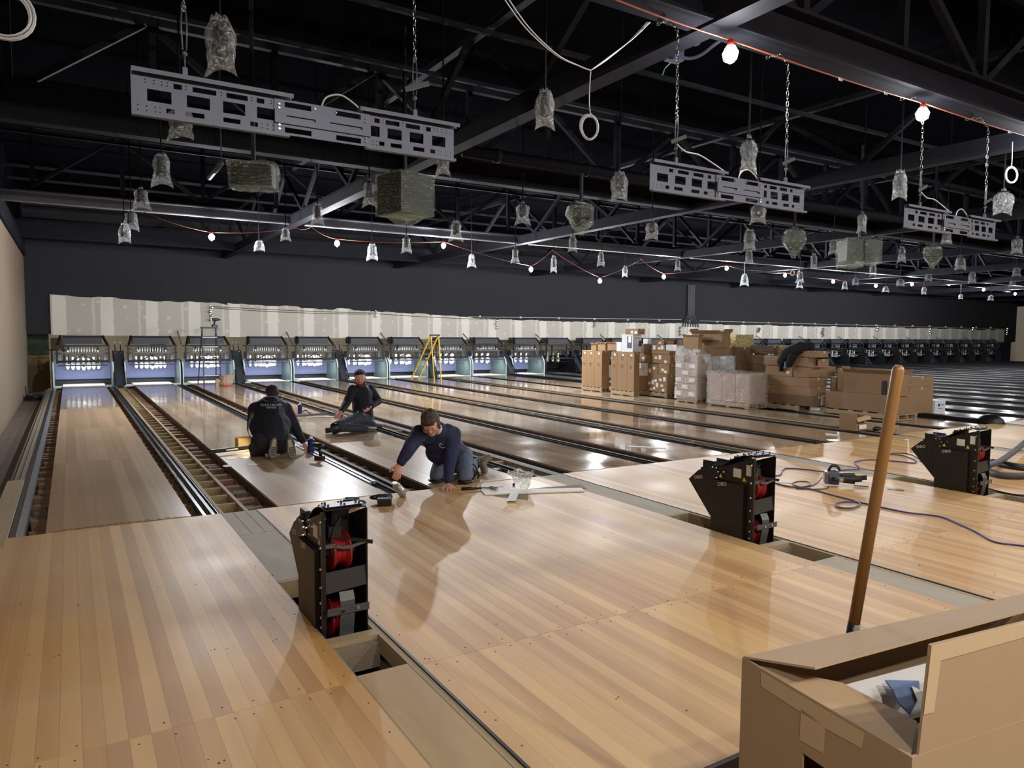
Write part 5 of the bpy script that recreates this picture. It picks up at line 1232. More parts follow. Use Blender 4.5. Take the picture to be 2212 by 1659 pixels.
F1 = at(441, 833, z=0); F2 = at(480, 832, z=0); B1 = at(428, 828.5, z=0); B2 = at(467, 828, z=0)
topc = at(451, 708, d=depth((F1+F2)/2)+.3); hw = (F2-F1).normalized()*.19
rail_ladder('stepladder', 'black stepladder with pale steps and a drill on top', F1, F2, B1, B2, topc, hw, M('dark_green_rail', C(30, 42, 42), .5), 5, PAPER)
def drill(p, ang, lb, s=1.0, tilt=(0, 0, 0), stand=False, mats=None):
    t = empty('cordless_drill', p, lb, 'drill', 'cordless drills')
    Mx = Matrix.Translation(Vector(p)) @ Matrix.Rotation(ang, 4, 'Z') @ Matrix.Rotation(tilt[0], 4, 'X') @ Matrix.Rotation(tilt[1], 4, 'Y') @ Matrix.Scale(s, 4)
    TEAL = M('dark_teal_plastic', C(30, 46, 54), .45)
    def X(mb): mb.V = [Mx @ v for v in mb.V]; return mb
    X(MB().lathe([(.012, -.10), (.030, -.09), (.034, -.03), (.034, .03), (.028, .05)], 12, (0, 0, .17), 'x')).build('motor_housing', TEAL, t, smooth=True)
    X(MB().lathe([(.024, .05), (.024, .07), (.018, .10), (.006, .115)], 12, (0, 0, .17), 'x')).build('chuck', BLK, t, smooth=True)
    X(MB().tube([(-.035, 0, .16), (-.045, 0, .10), (-.05, 0, .05)], [.022, .018, .022], 10)).build('grip', BLK, t, smooth=True)
    X(MB().box(-.10, .03, -.035, .035, .0, .05)).build('battery', BLK, t, bevel=.006)
    X(MB().box(-.02, -.01, -.012, .012, .10, .135)).build('trigger', TEAL, t)
    return t
p = at(466, 708, d=depth(topc)); drill(topc+hw*1.1+Vector((0, 0, .03)), .4, 'cordless drill resting on top of the black stepladder', 1.3)
# sack and block by the black ladder
p = at(489, 833, z=0); t = empty('paper_sack', p, 'crumpled tan sack with an orange base beside the black ladder', 'sack')
m = MB(); r = random.Random(4)
for j, (q, z) in enumerate(((.17, .0), (.19, .08), (.18, .18), (.20, .28), (.22, .34))):
    for k in range(12): a = 2*PI*k/12; m.V.append(p+Vector((math.cos(a)*q*(1+r.uniform(-.12, .12)), math.sin(a)*q*.7, z+(r.uniform(-.05, .05) if j == 4 else 0))))
for j in range(4):
    for k in range(12): m.F.append((j*12+k, j*12+(k+1) % 12, (j+1)*12+(k+1) % 12, (j+1)*12+k)); m.I.append(0)
m.build('sack_body', M('tan_sack', C(176, 150, 130), .8, 0, .2, 6), t)
MB().lathe([(.185, .001), (.20, .035)], 12, p).build('orange_base', M('orange_base', C(196, 92, 56), .6), t)
p = at(469, 834, z=0); o = MB().box(p.x-.04, p.x+.05, p.y-.05, p.y+.05, 0, .22).build('wood_block', PINE); tag(o, 'upright wood block left of the tan sack', 'wood block')

# ------------------------------------------------------------------ tools and litter on the floor
p = at(757, 1083, z=.035); drill((at(770, 1090, z=0).x, at(770, 1090, z=0).y, .04), -.5, 'left cordless drill lying behind the nearest black machine', 1.0, (1.45, 0, 0))
q = at(822, 1095, z=0); drill((q.x, q.y, .04), 2.7, 'right cordless drill lying behind the nearest black machine', 1.0, (1.5, 0, 0))
q = at(687, 992, z=0); drill((q.x, q.y, 0), 1.9, 'cordless drill standing upright beside the kneeling man in front', 1.05)
def can(p, lb, r=.033, h=.2, m=None):
    t = empty('spray_can', p, lb, 'can', 'blue cans on the lanes'); MB().lathe([(r, 0), (r, h*.82), (r*.6, h*.88)], 14, p).build('can_body', M('dark_blue_can', C(34, 38, 110), .35), t, smooth=False); MB().lathe([(r*.55, h*.88), (r*.5, h)], 10, p).build('can_cap', PAPER, t)
can(at(648, 893, z=0), 'dark blue can standing on the third lane', .045, .21); can(at(672, 977, z=0), 'dark blue can beside the kneeling man\'s hand', .045, .21)
q = at(662, 893, z=0); o = MB().tube(smooth_path([at(655, 889, z=.02), at(661, 886, z=.06), at(668, 892, z=.02), at(672, 892, z=.02)], 4), .012, 6).build('tool_strap', BLK); tag(o, 'small black tool strap right of the standing blue can', 'strap')
a = at(636, 898, z=.02); b_ = at(705, 893, z=.02); o = MB().bar(a, b_, .06, .03).build('metal_strip', GREY); tag(o, 'grey metal strip lying across the third lane', 'metal strip')
a = at(662, 902, z=.01); b_ = at(722, 900, z=.01); o = MB().bar(a, b_, .05, .015).build('paper_strip', PAPER); tag(o, 'white strip beside the grey metal strip on the third lane', 'paper strip')
# carton and lit level tool beside the kneeling man
a = at(514, 968, z=0); t = empty('tray_carton', a, 'shallow bright yellow-lit open carton left of the kneeling man', 'carton'); w = .005
x0, y0 = a.x, a.y; x1, y1 = x0+.26, y0+.20; h = .13
MB().box(x0, x1, y0, y0+w, 0, h).box(x0, x1, y1-w, y1, 0, h).box(x0, x0+w, y0, y1, 0, h).box(x1-w, x1, y0, y1, 0, h).box(x0, x1, y0, y1, 0, w).build('box_body', M('lit_yellow_carton', C(214, 178, 110), .7), t)  # work light on the cardboard is put into its yellow colour
a = at(455, 976, z=.06); b_ = at(548, 965, z=.06); t = empty('level_tool', (a+b_)/2, 'black level tool with a white stripe laid across the gap', 'level'); MB().bar(a, b_, .025, .05).build('bar_body', BLK, t)
a2 = a.lerp(b_, .35)-Vector((0, .014, 0)); b2 = a.lerp(b_, .62)-Vector((0, .014, 0)); MB().bar(a2, b2, .002, .018).build('white_stripe', PAPER, t)
for k, (x, y) in enumerate(((500, 990), (530, 988), (545, 1003), (490, 1006))):  # white patches painted for the bright reflection of the work light
    a = at(x, y, z=.003); r = random.Random(k); pts = [(a.x+math.cos(q)*.07*r.uniform(.6, 1.2), a.y+math.sin(q)*.09*r.uniform(.6, 1.2)) for q in [2*PI*j/7 for j in range(7)]]
    o = MB().prism(pts, .001, .003, 'xy').build('reflection_patch', PAPER); tag(o, ['painted reflection patch left below the level tool', 'painted reflection patch directly below the level tool', 'small torn sheet beside the kneeling man\'s knee', 'lowest painted reflection patch left of the kneeling man'][k], 'paper', 'painted reflection patches beside the kneeling man')
a = at(648, 958, z=.01); o = MB().prism([(a.x-.16, a.y-.16), (a.x+.1, a.y-.2), (a.x+.16, a.y+.14), (a.x-.1, a.y+.2)], .002, .006, 'xy').build('manual_page', PAPER); tag(o, 'white page with blue print under the kneeling man\'s hand', 'paper')
# white work lamp hidden in front of the kneeling man
wl = at(556, 955, Y=3.30); wl.z = .12; t = empty('work_lamp', wl, 'small work lamp on the lane just left of the kneeling man', 'lamp')
MB().lathe([(.035, -.12), (.035, -.03), (.045, 0), (.045, .03)], 12, wl).build('lamp_body', BLK, t); MB().lathe([(.04, .03), (.03, .04)], 12, wl).build('lens', TUBEM, t)
lamp('work_light', wl+Vector((-.07, -.05, .10)), 9, (1, .93, .72), .03)
# papers, hammer and plastic bag in front of the crawling man
def flat(poly, z0, z1, n, m, lb, cat, grp=None):
    o = MB().prism([(at(x, y, z=0).x, at(x, y, z=0).y) for x, y in poly], z0, z1, 'xy').build(n, m); tag(o, lb, cat, grp); return o
flat([(1039, 1061), (1047, 1070), (1073, 1069), (1263, 1062), (1256, 1056), (1149, 1058)], .001, .012, 'white_trim_strip', PAPER, 'long white trim strip on the approach before the crawling man', 'trim strip')
flat([(1105, 1063), (1123, 1063), (1114, 1085), (1094, 1085)], .0125, .0145, 'paper_slip', PAPER, 'short white slip across the long white trim strip', 'paper slip')
flat([(1068, 1070), (1141, 1066), (1141, 1081), (1120, 1078), (1070, 1073)], .0005, .0009, 'brown_sheet', CARD, 'brown cardboard sheet under the white slip', 'cardboard')
flat([(1150, 1056), (1255, 1047), (1266, 1055), (1200, 1056)], .001, .004, 'brown_strip', CARD, 'narrow brown cardboard strip behind the white trim strip', 'cardboard')
flat([(1038, 1050), (1089, 1045), (1087, 1051), (1040, 1055)], .001, .006, 'white_slip', PAPER, 'white slip lying behind the hammer', 'paper slip')
t = empty('hammer', at(1030, 1056, z=0), 'hammer with a black grip on the approach before the crawling man', 'hammer')
MB().tube([at(997, 1056, z=.02), at(1040, 1054, z=.02)], [.017, .014], 8).build('grip', BLK, t, smooth=True); MB().tube([at(1040, 1054, z=.02), at(1062, 1054, z=.02)], .008, 8).build('shaft', CHROME, t); a = at(1066, 1055, z=.02); MB().bar(a+Vector((-.01, .05, 0)), a+Vector((.01, -.06, 0)), .028, .028).build('head', CHROME, t)
a = at(1128, 1058, z=0); t = empty('plastic_bag', a, 'clear crumpled plastic bag standing on the approach', 'plastic bag')
m = MB(); r = random.Random(9); n = 14
for j, (q, z, ox) in enumerate(((.04, .01, .03), (.07, .05, .02), (.10, .10, 0), (.13, .15, -.01), (.15, .19, -.02))):
    for k in range(n): th = 2*PI*k/n; m.V.append(a+Vector((math.cos(th)*q*(1+r.uniform(-.15, .15))+ox, math.sin(th)*q*.55, z+(r.uniform(-.02, .03) if j == 4 else 0))))
for j in range(4):
    for k in range(n): m.F.append((j*n+k, j*n+(k+1) % n, (j+1)*n+(k+1) % n, (j+1)*n+k)); m.I.append(0)
m.build('bag_film', plastic('clear_bag_film', (.95, .95, .97, 1), .34), t, smooth=True)
a = at(1110, 1046, z=.012); MB().lathe([(.014, -.012), (.014, .012)], 8, a).build('black_clip', BLK, t)
flat([(1355, 965), (1357, 963), (1439, 968), (1438, 970)], .001, .006, 'white_strip', PAPER, 'thin white strip lying on the fifth lane end', 'paper strip')
flat([(1783, 936), (1812, 940), (1812, 942), (1784, 940)], .001, .006, 'white_strip', PAPER, 'short white strip near the open carton on the lane', 'paper strip')
flat([(1680, 1038), (1713, 1040), (1712, 1044), (1680, 1043)], .001, .006, 'white_slip', PAPER, 'small white slip left of the router on the approach', 'paper slip')
flat([(1917, 1054), (1953, 1058), (1953, 1061), (1917, 1057)], .001, .004, 'black_strip', BLK, 'short black strip on the approach right of the pole', 'strip')
# router / sander tool lying on the approach
c0 = at(1797, 1048, z=0); ax = (at(1868, 1052, z=0)-c0).normalized(); rt = empty('electric_router', c0, 'silver and black electric router lying on the approach', 'power tool')
c0 = c0+Vector((0, 0, .085))
def seg_(a_, b_, r0, r1, n, m, **k): return MB().tube([c0+ax*a_, c0+ax*b_], [r0, r1], 16).build(n, m, rt, **k)
seg_(-.04, .06, .075, .08, 'metal_housing', GALV); seg_(.06, .11, .052, .048, 'steel_collar', CHROME); seg_(.11, .22, .056, .060, 'motor_sleeve', BLK); seg_(.22, .29, .04, .032, 'chuck', BLK); 
MB().bar(c0+ax*-.08, c0+ax*-.04, .13, .13).build('base_block', GREY, rt, bevel=.01)
sd = ax.cross(Vector((0, 0, 1)))
MB().tube(smooth_path([c0+ax*-.04+Vector((0, 0, .07)), c0+ax*-.01+Vector((0, 0, .125)), c0+ax*.05+Vector((0, 0, .12)), c0+ax*.07+Vector((0, 0, .075))], 4), .016, 8).build('handle', BLK, rt, smooth=True)
MB().tube([c0+sd*.085+ax*-.02, c0+sd*.10+ax*.05], .022, 8).build('handle', BLK, rt, smooth=True)
MB().bar(c0+ax*.03-Vector((0, 0, -.081)), c0+ax*.055+Vector((0, 0, .081)), .08, .004).build('name_plate', PAPER, rt)
MB().bar(c0+ax*.26+Vector((0, 0, .01)), c0+ax*.34+Vector((0, 0, .02)), .03, .05).build('cutter_guard', BLK, rt); MB().bar(c0+ax*.22-Vector((0, 0, .07)), c0+ax*.36-Vector((0, 0, .072)), .06, .01).build('shoe_plate', BLK, rt)
def floor_cord(pts, r, m, n, lb, cat='cord', z=None):
    o = MB().tube(smooth_path([at(x, y, z=r if z is None else z) for x, y in pts], 6), r, 7).build(n, m, smooth=True); tag(o, lb, cat); return o
floor_cord([(1776, 1030), (1760, 1046), (1735, 1052), (1712, 1046), (1722, 1040), (1745, 1041), (1750, 1048), (1720, 1055), (1780, 1056), (1790, 1050)], .005, BLK, 'extension_lead', 'thin black cord coiled left of the router')
floor_cord([(1668, 1027), (1685, 1026), (1697, 1012), (1740, 1014), (1776, 1018), (1830, 1015), (1858, 1012), (1846, 998), (1880, 993), (1940, 997), (1973, 1000), (1978, 994), (1950, 984), (1920, 981)], .007, BLUEC, 'extension_lead', 'blue cord snaking behind the router and the pole')
floor_cord([(1668, 1041), (1700, 1050), (1750, 1056), (1800, 1070), (1845, 1082), (1858, 1090), (1840, 1097), (1812, 1096), (1805, 1089), (1825, 1084), (1860, 1086), (1905, 1096), (1960, 1107), (2030, 1116), (2075, 1134), (2110, 1150), (2150, 1171), (2215, 1180), (2300, 1200)], .007, BLUEC, 'extension_lead', 'long blue cord with a loop running across the front approach')
floor_cord([(1925, 979), (1960, 980), (1985, 990), (1990, 997), (2020, 1000)], .006, BLK, 'extension_lead', 'thin black cord behind the farthest black machine')
floor_cord([(2135, 1055), (2160, 1062), (2190, 1068), (2240, 1072)], .008, BLK, 'extension_lead', 'black cord right of the farthest black machine')
HOSE = M('grey_ribbed_hose', C(70, 72, 76), .55, 0, .15, 30, .6, 60)
floor_cord([(2125, 1010), (2160, 1026), (2230, 1026), (2300, 1010)], .038, HOSE, 'vacuum_hose', 'lower loop of thick grey hose beside the farthest black machine', 'hose', .038)
floor_cord([(2132, 1006), (2160, 996), (2190, 975), (2230, 945), (2280, 930)], .038, HOSE, 'vacuum_hose', 'upper thick grey hose rising to the right edge', 'hose', .10)
floor_cord([(2140, 998), (2200, 1010), (2260, 1012)], .05, BLK, 'black_hose', 'black hose between the two grey hoses', 'hose', .03)

# ------------------------------------------------------------------ big carton and wooden pole in the foreground
ZT = .86; C1 = at(1607, 1422, z=ZT); C0 = at(1964, 1633, z=ZT); v = (C1-C0); ln = v.length; v.normalize(); u = Vector((v.y, -v.x, 0)).normalized()
if u.x < 0: u = -u
LB = 1.15; bc = empty('large_carton', (C0+u*LB/2+v*ln/2)-Vector((0, 0, ZT+.18)), 'large open brown carton in the right foreground', 'carton')
FCARD = M('foreground_cardboard', C(168, 142, 112), .8, 0, .06, 3, .03, 120)
def slab(P, th, n, m, par, nrm=None):
    P = [Vector(p) for p in P]; nn = (P[1]-P[0]).cross(P[2]-P[0]).normalized()*th
    k = len(P); mb = MB(); mb.add([p for p in P]+[p-nn for p in P], [tuple(range(k)), tuple(reversed(range(k, 2*k)))]+[(i, i+k, (i+1) % k+k, (i+1) % k) for i in range(k)])
    return mb.build(n, m, par)
dn = Vector((0, 0, -(ZT+.17)))
R0_, R1_ = C0+u*LB, C1+u*LB
# left face with a hand hole
h0 = at(1733, 1628, z=0); 
def onleft(px, py):   # intersection of the view ray with the left face
    vv = (CF+CR*((px-W/2)/FPX)-CU*((py-H/2)/FPX)); nrm = u; t_ = (C0-CAM).dot(nrm)/vv.dot(nrm); return CAM+vv*t_
hh = [onleft(1733, 1626), onleft(1789, 1659)]; s0 = (hh[0]-C0).dot(v); s1 = (hh[1]-C0).dot(v); zt0 = hh[0].z; 
sA, sB = min(s0, s1)-.01, max(s0, s1)
G = lambda s, z: C0+v*s+Vector((0, 0, z-ZT))
wl_ = MB()
for (a_, b_, z0_, z1_) in ((0, sA, -.17, ZT), (sB, ln, -.17, ZT), (sA, sB, zt0, ZT), (sA, sB, -.17, zt0-.035)):
    wl_.hexa([G(a_, z0_), G(b_, z0_), G(b_, z0_)+u*.006, G(a_, z0_)+u*.006, G(a_, z1_), G(b_, z1_), G(b_, z1_)+u*.006, G(a_, z1_)+u*.006])
wl_.build('left_wall', FCARD, bc)
slab([C0, R0_, R0_+dn, C0+dn], .006, 'front_wall', FCARD, bc); slab([C1+dn, R1_+dn, R1_, C1], .006, 'back_wall', FCARD, bc); slab([R0_, R1_, R1_+dn, R0_+dn], .006, 'right_wall', FCARD, bc)
slab([C0+dn, R0_+dn, R1_+dn, C1+dn], .006, 'bottom', FCARD, bc)
# near flap standing up
def onfront(px, py):
    vv = (CF+CR*((px-W/2)/FPX)-CU*((py-H/2)/FPX)); t_ = (C0-CAM).dot(v)/vv.dot(v); return CAM+vv*t_
f0 = onfront(1979, 1628); f1 = onfront(2005, 1391); f2 = onfront(2212, 1340); fd_ = (f2-f1).normalized()
slab([f0, f1, f1+fd_*1.1, C0+u*1.1+Vector((0, 0, .0))], .005, 'near_flap', FCARD, bc)
# back flap folding inwards, its front edge lifted
e0 = at(1761, 1447, z=ZT+.035); e1 = at(2212, 1324, z=ZT+.045); ed = (e1-e0).normalized()
slab([C1, e0, e0+ed*1.0, C1+u*1.1], -.005, 'back_flap', FCARD, bc)
# short flap dropped inside
g0 = at(1818, 1474, z=ZT-.03); g1 = at(1981, 1558, z=ZT-.02); slab([C0+u*.004, g1, g0, C1+u*.004-v*.04], .005, 'inner_flap', FCARD, bc)
# contents
wp0 = C0+u*.10+v*.03-Vector((0, 0, .10)); wp1 = C0+u*.95+v*.03-Vector((0, 0, .10))
cs = M('white_foam_liner', C(206, 206, 210), .6, 0, .08, 4); t = empty('foam_liner', wp0, 'white folded liner inside the large open carton', 'liner')
slab([wp0, wp1, wp1+v*.16, wp0+v*.16], .012, 'liner_sheet', cs, t); slab([wp0+v*.165+Vector((0, 0, .02)), wp1+v*.165+Vector((0, 0, .02)), wp1+v*.30+Vector((0, 0, .035)), wp0+v*.30+Vector((0, 0, .035))], .012, 'liner_sheet', cs, t)
q = [at(1912, 1472, z=ZT-.052), at(1985, 1474, z=ZT-.052), at(1988, 1500, z=ZT-.052), at(1966, 1546, z=ZT-.052), at(1940, 1520, z=ZT-.052), at(1930, 1495, z=ZT-.052)]
o = slab(q, .004, 'blue_cloth', M('blue_cloth', C(104, 130, 172), .8, 0, .15, 9, .3, 30), None); tag(o, 'folded blue cloth inside the large open carton', 'cloth')
q = [at(1969, 1483, z=ZT-.046), at(1996, 1496, z=ZT-.046), at(1984, 1520, z=ZT-.046)]
o = slab(q, .002, 'white_card', PAPER, None); tag(o, 'small white card on the blue cloth', 'card')
# tapes on the left face
def lf(px, py): return onleft(px, py)-u*.0012
TP = M('pale_packing_tape', C(196, 172, 138), .4, 0, .04)
for P_ in ([(1644, 1449), (1960, 1629), (1862, 1611), (1642, 1483)][:0] or [(1644, 1450), (1868, 1584), (1861, 1616), (1782, 1572), (1644, 1482)], [(1731, 1532), (1783, 1562), (1779, 1628), (1728, 1598)]):
    PP = [lf(*p_) for p_ in P_]; slab(PP, -.0008, 'packing_tape', TP, bc)
ft = [onfront(2005, 1392)-v*.0, onfront(2212, 1340), onfront(2212, 1372), onfront(2025, 1424), onfront(2010, 1535), onfront(1988, 1540)]
slab([p_-v*.006 for p_ in ft], .0008, 'packing_tape', TP, bc)
# wooden pole with black tape
pa = at(1940, 800, d=1.93); pb = at(1845, 1345, d=2.02); pdir = (pb-pa).normalized(); rP = .0152
pe = pa+pdir*((pa.z+.10)/-pdir.z)
pl = empty('wooden_pole', pe, 'wooden broom pole with black tape, standing behind the large carton', 'pole')
MB().tube([pa-pdir*.014, pa-pdir*.008, pa, pb], [rP*.5, rP*.85, rP, rP*1.02], 20).build('pole_shaft', M('varnished_wood_pole', C(156, 114, 64), .4, 0, .15, 4, stretch=(6, 6, .8)), pl, smooth=True)
pt = pb+pdir*.0; MB().tube([pt, pe], rP*1.12, 16).build('tape_wrap', M('black_tape', C(26, 26, 28), .4, 0, .1, 30, .5, 40), pl, smooth=True)
# ------------------------------------------------------------------ people
def ell(mb, c, ax, ay, az, n=16, m=10):
    c = Vector(c); b0 = len(mb.V)
    for i in range(m+1):
        th = min(max(PI*i/m, .03), PI-.03)
        for k in range(n): t = 2*PI*k/n; mb.V.append(c+ax*(math.sin(th)*math.cos(t))+ay*(math.sin(th)*math.sin(t))+az*math.cos(th))
    for i in range(m):
        for k in range(n): mb.F.append((b0+i*n+k, b0+(i+1)*n+k, b0+(i+1)*n+(k+1) % n, b0+i*n+(k+1) % n)); mb.I.append(0)
    mb.F.append(tuple(b0+k for k in range(n))); mb.I.append(0); mb.F.append(tuple(b0+m*n+k for k in reversed(range(n)))); mb.I.append(0)
def limb(mb, pts, rs, n=12):
    pts = [Vector(p) for p in pts]
    for i in range(len(pts)-1):
        k = 5
        P = [pts[i].lerp(pts[i+1], j/k) for j in range(k+1)]; RR = [rs[i]+(rs[i+1]-rs[i])*(j/k) for j in range(k+1)]
        mb.tube(P, RR, n)
    for p, r in zip(pts, rs): ell(mb, p, Vector((r, 0, 0)), Vector((0, r, 0)), Vector((0, 0, r)), 12, 8)
def fuse(name, mb, mat, parent, vox=.01, it=4, disp=0., dscale=.05):
    me = bpy.data.meshes.new(name); me.from_pydata([tuple(v) for v in mb.V], [], mb.F)
    bm = bmesh.new(); bm.from_mesh(me); bmesh.ops.recalc_face_normals(bm, faces=bm.faces); bm.to_mesh(me); bm.free()
    o = bpy.data.objects.new(name, me); COL.objects.link(o)
    r = o.modifiers.new('r', 'REMESH'); r.mode = 'VOXEL'; r.voxel_size = vox
    s = o.modifiers.new('s', 'SMOOTH'); s.factor = .6; s.iterations = it
    if disp:
        tx = bpy.data.textures.new(name+'_folds', 'CLOUDS'); tx.noise_scale = dscale; tx.noise_depth = 1
        d = o.modifiers.new('d', 'DISPLACE'); d.texture = tx; d.strength = disp; d.texture_coords = 'LOCAL'
    dg = bpy.context.evaluated_depsgraph_get(); m2 = bpy.data.meshes.new_from_object(o.evaluated_get(dg)); bpy.data.objects.remove(o)
    for v_ in m2.vertices:
        if v_.co.z < .002: v_.co.z = .002
    org = ORG.get(parent.name, Vector()) if parent else Vector(); m2.transform(Matrix.Translation(-org)); m2.materials.clear(); m2.materials.append(mat); m2.name = name
    m2.shade_smooth(); o = bpy.data.objects.new(name, m2); COL.objects.link(o); ORG[o.name] = org
    if parent: o.parent = parent
    return o
def fr_axes(f, up):
    f = Vector(f).normalized(); up = Vector(up); up = (up-f*up.dot(f)).normalized(); return f, f.cross(up), up   # forward, right, up
def head_shapes(mb, c, f, r, u, s=1.0, ears=True):
    """c centre of the skull; s scale; head about .24 m tall"""
    E = lambda p, a, b_, d: ell(mb, c+(f*p[0]+r*p[1]+u*p[2])*s, f*a*s, r*b_*s, u*d*s)
    E((-.005, 0, .025), .098, .078, .095); E((.02, 0, -.035), .072, .060, .080); E((.045, 0, -.085), .040, .040, .030)
    E((.092, 0, -.022), .022, .013, .026); E((.086, 0, .002), .012, .009, .026)            # nose
    E((.078, .033, .012), .012, .026, .010); E((.078, -.033, .012), .012, .026, .010)      # brows
    E((.076, 0, -.058), .014, .026, .007); E((.072, 0, -.068), .015, .022, .008)          # lips
    E((.055, .042, -.025), .024, .022, .026); E((.055, -.042, -.025), .024, .022, .026)    # cheeks
    if ears:
        for q in (-1, 1): E((-.005, .078*q, -.012), .020, .009, .032)
def eyes(parent, c, f, r, u, s=1.0):
    for q in (-1, 1):
        m = MB(); p = c+(f*.076+r*.032*q+u*-.008)*s; ell(m, p, f*.008*s, r*.013*s, u*.008*s, 10, 6); m.build('eye', M('eye_white', C(190, 184, 176), .2), parent, smooth=True)
        m = MB(); ell(m, p+f*.006*s, f*.004*s, r*.006*s, u*.006*s, 8, 6); m.build('pupil', M('dark_pupil', C(30, 24, 20), .2), parent, smooth=True)
def hand(mb, w, d, nrm, s=1.0, curl=.3, spread=.22, thumb=1):
    """w wrist, d direction of the fingers, nrm back-of-hand normal"""
    d = Vector(d).normalized(); nrm = Vector(nrm); nrm = (nrm-d*nrm.dot(d)).normalized(); sd = d.cross(nrm)*thumb
    pc = w+d*.055*s; ell(mb, pc, d*.056*s, sd*.043*s, nrm*.019*s); limb(mb, [w-d*.03*s, w+d*.02*s], [.027*s, .026*s], 10)
    for k, (L, off) in enumerate(((.074, .032), (.084, .011), (.078, -.011), (.060, -.031))):
        b0 = w+d*(.095-abs(off)*.25)*s+sd*off*s; a = spread*off/.032; dr = (d*math.cos(a)+sd*math.sin(a)).normalized(); p = [b0-dr*.03*s, b0]; cur = dr
        for j, q in enumerate((.45, .30, .25)):
            cur = (cur*math.cos(curl)-nrm*math.sin(curl)).normalized(); p.append(p[-1]+cur*L*q*s)
        limb(mb, p, [.0105*s, .0105*s, .0098*s, .009*s, .0078*s], 8)
    b0 = w+d*.025*s+sd*.034*s; t1 = b0+(d*.5+sd*.75-nrm*.25).normalized()*.036*s; t2 = t1+(d*.8+sd*.45-nrm*.3).normalized()*.032*s; t3 = t2+(d*.95+sd*.15-nrm*.3).normalized()*.024*s
    limb(mb, [b0-d*.01*s, b0, t1, t2, t3], [.015*s, .016*s, .0125*s, .0115*s, .009*s], 8)
def shoe(parent, heel, toe, up, mat, sole, s=1.0, name='shoe'):
    heel = Vector(heel); toe = Vector(toe); f = (toe-heel).normalized(); up = Vector(up); up = (up-f*up.dot(f)).normalized(); r = f.cross(up); L = (toe-heel).length
    m = MB(); c_ = heel.lerp(toe, .5)
    ell(m, heel.lerp(toe, .70)+up*.035*s, f*L*.33, r*.048*s, up*.038*s); ell(m, heel.lerp(toe, .25)+up*.045*s, f*L*.26, r*.040*s, up*.05*s); limb(m, [heel.lerp(toe, .22)+up*.05*s, heel.lerp(toe, .18)+up*.11*s], [.045*s, .045*s])
    o = fuse(name, m, mat, parent, .010, 3)
    m = MB(); n = 20; pr = []
    for k in range(n):
        a = 2*PI*k/n; x = math.cos(a); y = math.sin(a); wd = .056*(1 if x > 0 else .84)*s-.006*max(0, -abs(x+.1)+.3)*s; pr.append(c_+f*x*L*.52+r*y*wd)
    m.add([p-up*.012*s for p in pr]+[p+up*.010*s for p in pr], [tuple(range(n)), tuple(reversed(range(n, 2*n)))]+[(i, i+n, (i+1) % n+n, (i+1) % n) for i in range(n)])
    so = m.build('sole', sole, o)
    return o, so, (c_, f, r, up, L)
HAIRD = M('dark_brown_hair', C(46, 34, 28), .7, 0, .4, 30, .8, 60); HAIRG = M('greying_brown_hair', C(84, 68, 56), .7, 0, .4, 30, .8, 60)
def hair_cap(parent, c, f, r, u, mat, s=1.0, fringe=.0, long_=0., name='hair'):
    m = MB(); E = lambda p, a, b_, d: ell(m, c+(f*p[0]+r*p[1]+u*p[2])*s, f*a*s, r*b_*s, u*d*s)
    E((-.020, 0, .050), .094, .086, .086); E((-.045, 0, .0), .066, .084, .085); E((.035+fringe, 0, .085-fringe*.4), .05, .068, .040)
    if long_:
        for q in (-1, 1): E((-.005, .074*q, .0-long_*.3), .045, .016, .05+long_)
        E((-.06, 0, -.03), .045, .07, .06)
        E((.065, 0, .062), .030, .062, .026)
    return fuse(name, m, mat, parent, .007, 2, .018, .022)

